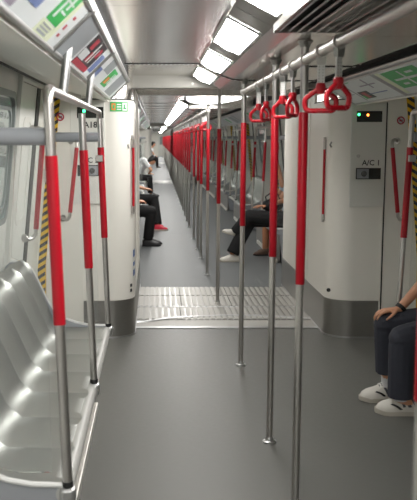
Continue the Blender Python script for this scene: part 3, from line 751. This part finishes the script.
# ------------------------------------------------------------------ benches
PROF = [(.90, .375), (.880, .395), (.878, .415), (.895, .428), (.94, .428), (1.05, .424), (1.14, .425), (1.195, .440), (1.232, .480), (1.268, .56), (1.312, .66), (1.352, .745), (1.378, .79), (1.41, .810), (1.47, .812)]
ENDP = [(.90, .375), (.880, .395), (.878, .418), (.90, .434), (1.0, .437), (1.08, .452), (1.155, .482), (1.215, .532), (1.258, .605), (1.298, .69), (1.332, .762), (1.365, .805), (1.40, .825), (1.47, .828)]
NS = 7
def bench(s, y0, label, group=None, lite=False):
    r = empty('bench', (s*1.15, y0+BL/2, 0)); w_ = BL/NS; m = 6 if lite else 12
    for k in range(NS):
        rows = []
        for i, (x, z) in enumerate(PROF):
            row = []; t = i/(len(PROF)-1)
            amp = .0 if i < 3 else (.006 if i < 5 else (.012 if i < 7 else .034)) * (0.35 if i == len(PROF)-1 else 1)
            a, b = PROF[max(i-1, 0)], PROF[min(i+1, len(PROF)-1)]; dx, dz = b[0]-a[0], b[1]-a[1]; l = math.hypot(dx, dz)
            for j in range(m+1):
                f = j/m; g_ = 1-abs(math.sin(math.pi*f))**.55
                row.append((s*(x-dz/l*amp*g_), y0+w_*(k+f), z+dx/l*amp*g_))
            rows.append(row)
        rows = [[(s*.915, p[1], .375) for p in rows[0]]]+rows
        make('seat', MB().grid(rows), 'seat', r, True)
    # rounded front lip tube, recessed riser, kick strip, end caps
    make('front_lip', MB().tube([(s*.893, y0-.005, .405), (s*.893, y0+BL+.005, .405)], .027, 14), 'lip', r, True)
    make('riser', MB().box((min(s*.955, s*.975), y0+.02, 0.02), (max(s*.955, s*.975), y0+BL-.02, .40)), 'kick', r)
    make('kick_strip', MB().box((min(s*.925, s*.955), y0+.05, 0), (max(s*.925, s*.955), y0+BL-.3, .05), .008), 'bright', r)
    for ye, nm in ((y0, -1), (y0+BL, 1)):
        poly = [(s*x, z) for x, z in ENDP]+[(s*1.50, .80), (s*1.53, .02), (s*1.0, .02), (s*.965, .36)]
        make('end_panel', MB().prism_y(poly, min(ye, ye-.022*nm), max(ye, ye-.022*nm)), 'grey', r)
        make('end_trim', MB().tube([(s*x, ye, z+.002) for x, z in ENDP], .010, 8), 'strap', r, True)
    return tag(r, label, 'bench', group)
b0 = bench(-1, 2.71, 'scalloped stainless steel bench along the left wall, nearest the viewer')
b1 = bench(1, 2.71, 'stainless steel bench under the seated passenger in dark jeans')
bl = bench(-1, 10.75, 'left steel bench beyond the gangway, first one, with the black-trousered passengers', lite=True)
br = bench(1, 10.75, 'right steel bench beyond the gangway, first one, with the passenger holding a bag', lite=True)
names = ['second', 'third', 'fourth', 'fifth']
for k in range(1, 5):
    clone(bl, 3.9*k, names[k-1]+' steel bench beyond the gangway along the left wall'); clone(br, 3.9*k, names[k-1]+' steel bench beyond the gangway along the right wall')
for k in range(5):
    clone(bl, PERIOD+3.9*k, 'steel bench in the most distant car', 'benches of the most distant car'); clone(br, PERIOD+3.9*k, 'steel bench in the most distant car', 'benches of the most distant car')

# grab rails standing on the bench edges
def seat_rail(s, y0, label, group=None, lite=False, YS=None):
    YS = YS or (0, 1.21, 2.43); n = 8 if lite else 12
    r = empty('bench_grab_rail', (s*.9, y0+1.2, .4)); zt = 1.722
    def X(z): return s*(.880+.046*(z-.42)/1.3)
    ysn = [y0+a for a in YS]
    for i, y in enumerate(ysn):
        make('post', MB().tube([(X(.42), y, .42), (X(1.68), y, 1.68)], .0165, n), 'steel', r, True)
        make('red_sleeve', MB().tube([(X(.976), y, .976), (X(1.515), y, 1.515)], .0198, n), 'red', r, True)
        make('foot_clamp', MB().box((X(.42)-.026, y-.026, .372), (X(.42)+.026, y+.026, .432), .012), 'alu', r)
        make('collar', MB().tube([(X(.43), y, .43), (X(.45), y, .45)], .0185, n), 'rubber', r)
    ya, yb = ysn[0], ysn[-1]; x = X(zt)
    make('top_rail', MB().tube([(X(1.66), ya, 1.66), (x, ya, zt-.03), (x, ya+.01, zt-.009), (x, ya+.032, zt), (x, yb-.032, zt), (x, yb-.01, zt-.009), (x, yb, zt-.03), (X(1.66), yb, 1.66)], .0165, n), 'steel', r, True)
    for y in (y0+.44, y0+1.59):
        make('hanger', MB().tube([(x, y, zt), (s*.905, y, 1.90)], .0165, n), 'alu', r, True)
    return tag(r, label, 'grab rail', group)
seat_rail(-1, 2.71, 'three-post red and steel grab rail on the near left bench')
seat_rail(1, 2.71, 'grab rail with a red post beside the passenger in dark jeans')
sl = seat_rail(-1, 10.75, 'red and steel grab rail on the first left bench beyond the gangway', lite=True)
sr = seat_rail(1, 10.75, 'red and steel grab rail on the first right bench beyond the gangway', lite=True)
for k in range(1, 5):
    clone(sr, 3.9*k, 'red and steel grab rail on the %s right bench beyond the gangway' % names[k-1])
for k in range(5):
    for q in (sr,): clone(q, PERIOD+3.9*k, 'red and steel grab rail on a bench in the most distant car', 'grab rails of the most distant car')

# draught screens at the bench ends: glass under a grey bar
def screen(s, y, label, group=None):
    r = empty('draught_screen', (s*1.15, y, .8))
    xs = (s*.93, s*1.425)
    make('top_bar', MB().tube([(xs[0], y, 1.575), (xs[1], y, 1.575)], .028, 12), 'grey', r, True)
    poly = [(s*.935, .47), (s*1.05, .47), (s*1.17, .50), (s*1.25, .62), (s*1.33, .80), (s*1.46, .86), (s*1.42, 1.56), (s*.95, 1.56)]
    make('glass_pane', MB().prism_y(poly, y-.004, y+.004), 'glass', r)
    for z in (1.45,): make('pane_clip', MB().box((s*.925-.022, y-.012, z-.02), (s*.925+.022, y+.012, z+.02), .004), 'steel', r)
    return tag(r, label, 'screen', group)
screen(-1, 2.735, 'glass bench end screen with thick grey top bar, near end of left bench')
screen(-1, 5.115, 'glass bench end screen with grey top bar, at the gangway end of the left bench')
screen(1, 5.115, 'glass bench end screen beside the passenger in dark jeans')
screen(1, 2.735, 'glass bench end screen at the near end of the right bench')
for k in range(5):
    for s in (-1, 1):
        for dy in (.02, BL-.02):
            screen(s, 10.75+3.9*k+dy, 'glass screen at the %s end of the %s %s bench beyond the gangway' % ('near' if dy < 1 else 'far', ORD[k], 'left' if s < 0 else 'right'), 'bench end screens of the next car')

# ------------------------------------------------------------------ people
def blob(name, mb, mat, parent, voxel, smooth_it=3):
    o = make(name, mb, mat, parent, True)
    o.data.polygons.foreach_set('use_smooth', [True]*len(o.data.polygons))
    md = o.modifiers.new('remesh', 'REMESH'); md.mode = 'VOXEL'; md.voxel_size = voxel; md.use_smooth_shade = True
    sm = o.modifiers.new('smooth', 'SMOOTH'); sm.factor = .5; sm.iterations = smooth_it
    return o
def hand(mb, wrist, fwd, up, k=1.0, curl=.6, spread=1.0, thumb_side=1):
    """palm, four unequal bent fingers and a thumb; fwd = wrist to knuckles, up = back of the hand"""
    f = Vector(fwd).normalized(); u = Vector(up); u = (u-f*u.dot(f)).normalized(); r = f.cross(u)*thumb_side; w_ = Vector(wrist)
    for off, rr in ((-.026, .012), (-.009, .0135), (.009, .0135), (.026, .012)):
        mb.limb(w_+r*off*.6*k, w_+f*.085*k+r*off*k, .0135*k, rr*k, 8)
    for off, L, an in ((.031, .072, .16), (.0105, .082, .05), (-.0105, .076, -.06), (-.031, .060, -.18)):
        p = w_+f*.088*k+r*off*k; d = (f+r*an*spread).normalized(); c = 0; seg = (L*.45, L*.32, L*.25); rads = (.0088, .0078, .0072, .006)
        for i, sl_ in enumerate(seg):
            c += curl*(.35, .55, .4)[i]; dd = (d*math.cos(c)-u*math.sin(c)); q = p+dd*sl_*k
            mb.limb(p, q, rads[i]*k, rads[i+1]*k, 8); p = q
    p = w_+f*.022*k+r*.026*k
    for i, (sl_, a) in enumerate(((.042, .75), (.032, .55), (.026, .40))):
        d = (f*math.cos(a)+r*math.sin(a)-u*(.25+.2*curl)).normalized(); q = p+d*sl_*k
        mb.limb(p, q, (.0125, .0105, .009)[i]*k, (.0105, .009, .007)[i]*k, 8); p = q
def head(mb, c, fwd, up, k=1.0):
    f = Vector(fwd).normalized(); u = Vector(up); u = (u-f*u.dot(f)).normalized(); r = f.cross(u); c = Vector(c)
    def W(a, b, z): return c+(f*a+r*b+u*z)*k
    mb.limb(W(-.015, 0, .035), W(.02, 0, .03), .088*k, .078*k); mb.limb(W(.03, 0, .02), W(.045, 0, -.075), .066*k, .038*k)
    mb.limb(W(.0, .03, -.03), W(.05, .012, -.085), .048*k, .026*k, 8); mb.limb(W(.0, -.03, -.03), W(.05, -.012, -.085), .048*k, .026*k, 8)
    mb.limb(W(.085, 0, .015), W(.104, 0, -.022), .009*k, .013*k, 8)           # nose
    mb.limb(W(.078, .018, -.055), W(.078, -.018, -.055), .010*k, .010*k, 8)   # lips
    for sd in (-1, 1):
        mb.limb(W(-.005, sd*.082, .02), W(-.008, sd*.080, -.025), .014*k, .010*k, 8)   # ears
        mb.limb(W(.072, sd*.018, .026), W(.066, sd*.044, .024), .010*k, .009*k, 8)     # brow
    return W
def face_parts(W, parent, k=1.0):
    for sd in (-1, 1):
        e = make('eye', MB().ball(W(.074, sd*.031, .004), .0115*k), 'eye_white', parent, True)
        make('iris', MB().ball(W(.0835, sd*.031, .004), .0055*k, 8, 6), 'hair', e, True)
    make('mouth', MB().limb(W(.0885, .016, -.055), W(.0885, -.016, -.055), .0035*k, .0035*k, 6), 'print_red', parent, True)
def hair(W, parent, k, voxel, long=False):
    mb = MB(); mb.limb(W(-.03, 0, .055), W(.015, 0, .062), .096*k, .082*k); mb.limb(W(-.045, 0, .02), W(-.05, 0, -.05), .085*k, .06*k)
    for sd in (-1, 1): mb.limb(W(.0, sd*.06, .05), W(-.02, sd*.072, -.02), .034*k, .026*k, 8)
    mb.limb(W(.05, .035, .085), W(.055, -.035, .085), .026*k, .026*k, 8)
    if long:
        for sd in (-1, 0, 1): mb.limb(W(-.04, sd*.05, 0), W(-.06, sd*.06, -.22), .05*k, .03*k, 8)
    return blob('hair', mb, 'hair', parent, voxel)
def shoe(parent, heel, fwd, L, mat, name='shoe', detail=True, tall=1.0, up=(0,0,1), solemat='sole'):
    f = Vector(fwd).normalized(); u = Vector(up); u = (u-f*u.dot(f)).normalized(); r = f.cross(u); h = Vector(heel)
    def W(a, b, z): return h+f*a*L+r*b*L+u*z*L*tall
    st = [(0, .10, .33), (.06, .14, .37), (.18, .15, .39), (.30, .15, .40), (.42, .16, .37), (.55, .18, .31), (.70, .205, .25), (.84, .20, .215), (.94, .15, .165), (1.0, .05, .085)]
    rows = []
    for a, hw, hh in st:
        row = []
        for k in range(13):
            q = math.pi*k/12; row.append(W(a, hw*math.cos(q)*(1 if .15 < q < 3.0 else 1), .055+(hh-.055)*math.sin(q)**.8))
        rows.append(row)
    mb = MB().grid(rows); mb.f.append(tuple(range(13))); n0 = (len(rows)-1)*13; mb.f.append(tuple(range(n0, n0+13)))
    up_ = make(name, mb, mat, parent, True)
    rows = []
    for a, hw, hh in st:
        hw += .012; t = .03 if a > .85 else 0
        rows.append([W(a+(.012 if a == 1 else (-.012 if a == 0 else 0)), hw*b, z) for b, z in ((-1, .075+t*.6), (-.96, t*.5), (0, t*.5), (.96, t*.5), (1, .075+t*.6), (0, .078+t*.6))])
    mb = MB().grid(rows, True); mb.f.append(tuple(range(6))); n0 = (len(rows)-1)*6; mb.f.append(tuple(range(n0, n0+6)))
    make('sole', mb, solemat, up_, True)
    if detail:
        def S(a, q, d=1.03):              # point on the upper: along the shoe, angle over it
            for (a0, w0, h0), (a1, w1, h1) in zip(st, st[1:]):
                if a <= a1: break
            t = (a-a0)/(a1-a0); hw, hh = w0+(w1-w0)*t, h0+(h1-h0)*t; q = math.radians(q)
            return W(a, d*hw*math.cos(q), .055+d*(hh-.055)*max(0, math.sin(q))**.8)
        tg = MB().grid([[S(a, q, 1.012) for q in (62, 76, 90, 104, 118)] for a in (.32, .4, .48, .56, .62)]); make('tongue', tg, 'shoe_grey', up_, True)
        lb = MB()
        for k in range(5):
            a = .34+.062*k; lb.tube([S(a, q) for q in (50, 70, 90, 110, 130)], .0042, 6)
            lb.tube([S(a+(.03 if q_ else 0), q) for q, q_ in ((52, 0), (75, 1), (105, 0), (128, 1))], .0035, 6)
        for sd in (1, -1): lb.tube([S(.33, 90, 1.04), S(.30, 90-sd*18, 1.14), S(.36, 90-sd*40, 1.10), S(.37, 90-sd*14, 1.05)], .0038, 6)
        lb.tube([S(.34, 90, 1.05), S(.42, 55, 1.08), S(.46, 35, 1.06)], .0038, 6)
        make('laces', lb, 'lace', up_, True)
        def patch(corners, n=4, d=1.035):
            (a0, q0), (a1, q1), (a2, q2), (a3, q3) = corners; rows = []
            for i in range(n+1):
                t = i/n; rows.append([S(a0+(a3-a0)*t+((a1+(a2-a1)*t)-(a0+(a3-a0)*t))*u_/n, q0+(q3-q0)*t+((q1+(q2-q1)*t)-(q0+(q3-q0)*t))*u_/n, d) for u_ in range(n+1)])
            return MB().grid(rows)
        for m_ in (0, 1):
            fq = (lambda q: q) if m_ else (lambda q: 180-q)
            for c_ in (((.20, 12), (.27, 12), (.36, 42), (.31, 42)), ((.32, 12), (.39, 12), (.47, 38), (.42, 38)), ((.03, 25), (.13, 22), (.16, 60), (.06, 62))):
                make('side_stripe', patch([(a, fq(q)) for a, q in c_]), 'shoe_grey', up_, True)
            make('side_stripe', patch([(.44, fq(14)), (.49, fq(14)), (.55, fq(44)), (.51, fq(46))]), 'shoe_grey', up_, True)
            make('toe_trim', patch([(.50, fq(8)), (.56, fq(8)), (.74, fq(40)), (.70, fq(44))]), 'shoe_black', up_, True)
            make('collar_patch', patch([(.16, fq(48)), (.28, fq(50)), (.30, fq(72)), (.14, fq(70))]), 'shoe_black', up_, True)
    return up_

def seated(spec):
    """spec: dict of world-space joints; builds body, trousers, top, hair, shoes under one Empty"""
    g = lambda k: Vector(spec[k])
    vox = spec.get('voxel', .012)
    p = empty('person', (spec['hip_l'][0], spec['hip_l'][1], 0)); tag(p, spec['label'], 'person')
    pel = (g('hip_l')+g('hip_r'))/2; neck = (g('sh_l')+g('sh_r'))/2; ax = (neck-pel).normalized()
    side = (g('sh_l')-g('sh_r')).normalized(); fw = g('fwd').normalized()
    b = MB(); W = head(b, g('head'), g('look'), spec.get('headup', ax), 1.0)
    b.limb(neck-ax*.02, g('head')-Vector((0,0,.06))*1+Vector((0,0,0)), .052, .05)
    b.limb(pel+ax*.03, pel+ax*.2, .10, .115); b.limb(pel+ax*.2, neck-ax*.06, .12, .125)
    for sd, e in ((1, 'l'), (-1, 'r')):
        sh, el, wr = g('sh_'+e), g('el_'+e), g('wr_'+e); b.limb(neck-ax*.03, sh, .06, .052); b.limb(sh, el, .047, .038); b.limb(el, wr, .038, .026)
        hd = spec.get('hand_'+e)
        if hd: hand(b, wr, hd[0], hd[1], 1, hd[2], hd[3], hd[4])
        h, kn, an = g('hip_'+e), g('kn_'+e), g('an_'+e); b.limb(h, kn, .075, .052); b.limb(kn, kn*.6+an*.4, .050, .053); b.limb(kn*.6+an*.4, an, .053, .036)
        ft = g('toe_'+e)-g('heel_'+e); b.limb(an, g('heel_'+e)+ft*.25+Vector(spec.get('shoeup_'+e, (0,0,1)))*.05, .034, .028, 8); b.limb(g('heel_'+e)+ft*.25+Vector((0,0,.045)), g('heel_'+e)+ft*.62+Vector((0,0,.032)), .026, .018, 8)
    body = blob('body', b, spec.get('skin', 'skin'), p, vox, 3)
    if spec.get('face', True): face_parts(W, body)
    hair(W, p, 1.0, max(vox, .009), spec.get('long', False))
    t = MB(); t.limb(pel-side*.06+Vector((0,0,.02)), pel+side*.06+Vector((0,0,.02)), .112, .112); t.limb(pel+ax*.05, pel+ax*.14, .135, .135)
    for e in 'lr':
        h, kn, an = g('hip_'+e), g('kn_'+e), g('an_'+e); hem = spec.get('hem', 1.0); hm = hem if isinstance(hem, (int, float)) else hem[e == 'r']; tk = spec.get('thick', 1.0); an2 = kn+(an-kn)*hm
        t.limb(h, kn, .098*tk, .078*tk)
        if hm > .05: t.tube([kn, kn+(an2-kn)*.12, kn+(an2-kn)*.5, an2-(an2-kn)*.02, an2], [.070*tk, .077*tk, .076*tk, .074*tk, .074*tk], 14)
        # cloth folds at the knee
        for q in (.82, .9): t.limb(h.lerp(kn, q)+Vector((0,0,.058))-side*.04, h.lerp(kn, q)+Vector((0,0,.058))+side*.04, .018, .018, 8)
    blob('trousers', t, spec.get('trouser', 'blackcloth'), p, vox, 2)
    s_ = MB(); s_.limb(pel+ax*.07, pel+ax*.22, .145, .142); s_.limb(pel+ax*.2, neck-ax*.08, .142, .150); s_.limb(neck-ax*.05, neck, .085, .06)
    for e in 'lr':
        sh, el = g('sh_'+e), g('el_'+e); s_.limb(neck-ax*.09, sh, .10, .066); s_.limb(sh, sh.lerp(el, spec.get('sleeve', .6)), .066, .058)
        if spec.get('longsleeve'): s_.limb(el, g('wr_'+e).lerp(el, .12), .050, .038); s_.limb(sh, el, .066, .050)
    blob('shirt', s_, spec.get('top', 'whitecloth'), p, vox, 2)
    for e in 'lr':
        ft = g('toe_'+e)-g('heel_'+e); shoe(p, g('heel_'+e), ft, ft.length, spec.get('shoe', 'shoe'), detail=spec.get('shoedetail', False), tall=1.16 if spec.get('shoedetail') else 1.0, up=spec.get('shoeup_'+e, (0,0,1)), solemat=spec.get('solemat', 'sole'))
        if spec.get('sock'):
            an = g('an_'+e); make('sock', MB().tube([an+Vector((0,0,-.02)), an+Vector((0,0,.02)), an+Vector((0,0,.075)), an+Vector((0,0,.08))], [.036, .043, .046, .043], 14), 'whitecloth', p, True)
    return p
# the passenger at the right edge (faces the aisle, -x)
kr = Vector((.775, 4.985, .475)); kl = Vector((.80, 4.74, .45))
wr = atY(399.5, 309, 4.98)
mainp = seated(dict(label='seated person in dark jeans and white trainers, hand on knee, at right edge', voxel=.0055, fwd=(-1,0,0),
    hip_r=(1.20, 4.96, .52), hip_l=(1.20, 4.79, .52), kn_r=kr, kn_l=kl, an_r=(.805, 5.02, .11), an_l=(.80, 4.74, .11),
    heel_r=(.93, 5.045, 0), toe_r=(.64, 5.03, 0), heel_l=(.965, 4.76, 0), toe_l=(.675, 4.80, 0),
    sh_r=(1.22, 5.04, 1.06), sh_l=(1.22, 4.68, 1.06), el_r=(1.06, 5.03, .80), wr_r=(wr.x, 4.98, wr.z), el_l=(1.20, 4.62, .80), wr_l=(1.06, 4.74, .635),
    head=(1.17, 4.86, 1.30), look=(-1, 0, -.1), headup=(0,0,1), trouser='denim', top='bluecloth', shoedetail=True, sock=True, hem=(1.0, .80), sleeve=.5,
    hand_r=((-.98, .02, -.12), (-.1, 0, 1), .75, 1.6, -1), hand_l=((-1, .15, -.2), (0, 0, 1), .5, 1.0, 1)))
fa = (Vector((1.06, 5.03, .80))-Vector((wr.x, 4.98, wr.z))).normalized(); wb = Vector((wr.x, 4.98, wr.z))+fa*.012
make('wristband', MB().tube([wb-fa*.012, wb-fa*.010, wb+fa*.010, wb+fa*.012], [.029, .033, .033, .029], 16), 'rubber', mainp, True)

def person_at(s, y, label, **kw):
    """a seated passenger on the bench of side s; defaults overridden by kw"""
    X = lambda v: s*v
    d = dict(label=label, fwd=(-s,0,0), look=(-s, 0, -.2), headup=(0,0,1), hip_l=(X(1.20), y-.085*s, .52), hip_r=(X(1.20), y+.085*s, .52), kn_l=(X(.76), y-.10*s, .50), kn_r=(X(.76), y+.10*s, .50),
        an_l=(X(.74), y-.10*s, .10), an_r=(X(.74), y+.10*s, .10), heel_l=(X(.82), y-.10*s, 0), toe_l=(X(.56), y-.11*s, 0), heel_r=(X(.82), y+.10*s, 0), toe_r=(X(.56), y+.11*s, 0),
        sh_l=(X(1.20), y-.18*s, 1.05), sh_r=(X(1.20), y+.18*s, 1.05), el_l=(X(1.08), y-.23*s, .78), el_r=(X(1.08), y+.23*s, .78), wr_l=(X(.88), y-.10*s, .66), wr_r=(X(.88), y+.10*s, .66), head=(X(1.16), y, 1.28),
        hand_l=((-s, .2*s, -.1), (0, 0, 1), .6, 1, -s), hand_r=((-s, -.2*s, -.1), (0, 0, 1), .6, 1, s))
    d.update(kw); return seated(d)
# next car, right bench: passenger with crossed legs and black bag
person_at(1, 10.98, 'seated person in black trousers with crossed legs and white shoe, first right bench past gangway', top='bluecloth', trouser='blackcloth', skin='skin2', long=True, thick=1.15,
    hip_l=(1.17, 10.88, .53), hip_r=(1.17, 11.06, .53), kn_l=(.60, 10.95, .575), kn_r=(.62, 11.03, .52), an_r=(.39, 10.93, .10), heel_r=(.47, 10.93, 0), toe_r=(.215, 10.90, .0),
    an_l=(.44, 11.0, .36), heel_l=(.50, 11.0, .30), toe_l=(.26, 10.99, .37), shoeup_l=(.25, 0, 1), wr_l=(.84, 10.93, .72), wr_r=(.86, 11.06, .72), el_l=(1.04, 10.76, .80), el_r=(1.05, 11.2, .80), head=(1.15, 10.95, 1.28))
person_at(1, 11.62, 'seated person with bare shins and sandals, arm raised, behind the black-trousered passenger', top='bluecloth', trouser='browncloth', skin='skin2', hem=.12, shoe='browncloth', solemat='shoe_black', long=True,
    hip_l=(1.26, 11.52, .52), hip_r=(1.26, 11.70, .52), sh_l=(1.27, 11.44, 1.05), sh_r=(1.27, 11.80, 1.05), head=(1.27, 11.62, 1.28), el_l=(1.075, 11.34, .95), wr_l=(1.01, 11.32, 1.21), hand_l=((-.1, 0, 1), (1, 0, 0), 1.1, 1, 1), kn_l=(.90, 11.52, .50), kn_r=(.92, 11.75, .50), an_l=(.88, 11.52, .10), an_r=(.95, 11.72, .10), heel_l=(.96, 11.5, 0), toe_l=(.72, 11.48, 0), heel_r=(1.03, 11.72, 0), toe_r=(.80, 11.74, 0))
bag = empty('handbag', (.90, 11.0, .70))
mb = MB(); mb.ball((.90, 10.99, .715), (.14, .13, .085), 16, 10); o_ = make('body', mb, 'blackcloth', bag, True)
make('handle', MB().tube([(.82, 10.92, .76), (.80, 10.92, .83), (.86, 10.94, .87), (.96, 10.96, .86), (1.0, 10.97, .77)], .009, 8), 'shoe_black', bag, True)
make('clasp', MB().box((.755, 10.96, .72), (.77, 11.02, .75), .004), 'alu', bag)
tag(bag, 'soft black handbag on the lap of the black-trousered passenger', 'bag')
# next car, left bench
person_at(-1, 12.62, 'seated person in black trousers and black shoes just past the left gangway cabinet', trouser='blackcloth', top='blackcloth', shoe='shoe_black', solemat='shoe_black', toe_l=(-.50, 12.7, 0), toe_r=(-.52, 12.5, 0), heel_l=(-.77, 12.7, 0), heel_r=(-.79, 12.5, 0), kn_l=(-.66, 12.72, .50), kn_r=(-.66, 12.52, .50), an_l=(-.70, 12.72, .1), an_r=(-.71, 12.52, .1))
person_at(-1, 14.98, 'seated person with red shoes stretched into the aisle, holding a phone', trouser='blackcloth', top='blackcloth', shoe='shoe_red', skin='skin', kn_l=(-.66, 15.05, .50), kn_r=(-.62, 14.88, .53), an_r=(-.56, 14.72, .10), heel_r=(-.64, 14.70, 0), toe_r=(-.385, 14.66, 0), an_l=(-.62, 15.1, .10), heel_l=(-.70, 15.1, 0), toe_l=(-.45, 15.12, 0), wr_l=(-.80, 15.04, .70), wr_r=(-.80, 14.92, .70))
ph = empty('phone', (-.72, 14.97, .80)); make('case', MB().box((-.735, 14.94, .76), (-.722, 15.01, .89), .004), 'shoe_black', ph); make('screen', MB().box((-.737, 14.945, .768), (-.735, 15.005, .882)), 'print_white', ph)
tag(ph, 'small phone held up by the passenger with red shoes', 'phone')
person_at(-1, 23.3, 'person in white shirt bending forward, dark hair, black trousers, far along left bench', trouser='blackcloth', top='whitecloth', shoe='shoe_black', solemat='shoe_black', sh_l=(-.90, 23.48, .97), sh_r=(-.90, 23.12, .97), long=True, head=(-.69, 23.3, .97), look=(.6, 0, -.8), headup=(.8, 0, .6),
    el_l=(-.72, 23.52, .72), el_r=(-.72, 23.08, .72), wr_l=(-.78, 23.4, .62), wr_r=(-.78, 23.2, .62), toe_l=(-.50, 23.4, 0), toe_r=(-.50, 23.2, 0), heel_l=(-.76, 23.4, 0), heel_r=(-.76, 23.2, 0))
person_at(-1, 45.6, 'tiny seated person in white shirt at the far end of the aisle', trouser='blackcloth', top='whitecloth', shoe='shoe_black', voxel=.016, head=(-.72, 45.6, 1.25), hip_l=(-.95, 45.7, .52), hip_r=(-.95, 45.5, .52), sh_l=(-.86, 45.78, 1.02), sh_r=(-.86, 45.42, 1.02), el_l=(-.75, 45.8, .78), el_r=(-.75, 45.4, .78), kn_l=(-.55, 45.7, .5), kn_r=(-.55, 45.5, .5), an_l=(-.52, 45.7, .1), an_r=(-.52, 45.5, .1), heel_l=(-.58, 45.7, 0), heel_r=(-.58, 45.5, 0), toe_l=(-.32, 45.7, 0), toe_r=(-.32, 45.5, 0), wr_l=(-.62, 45.7, .62), wr_r=(-.62, 45.5, .62), face=False)
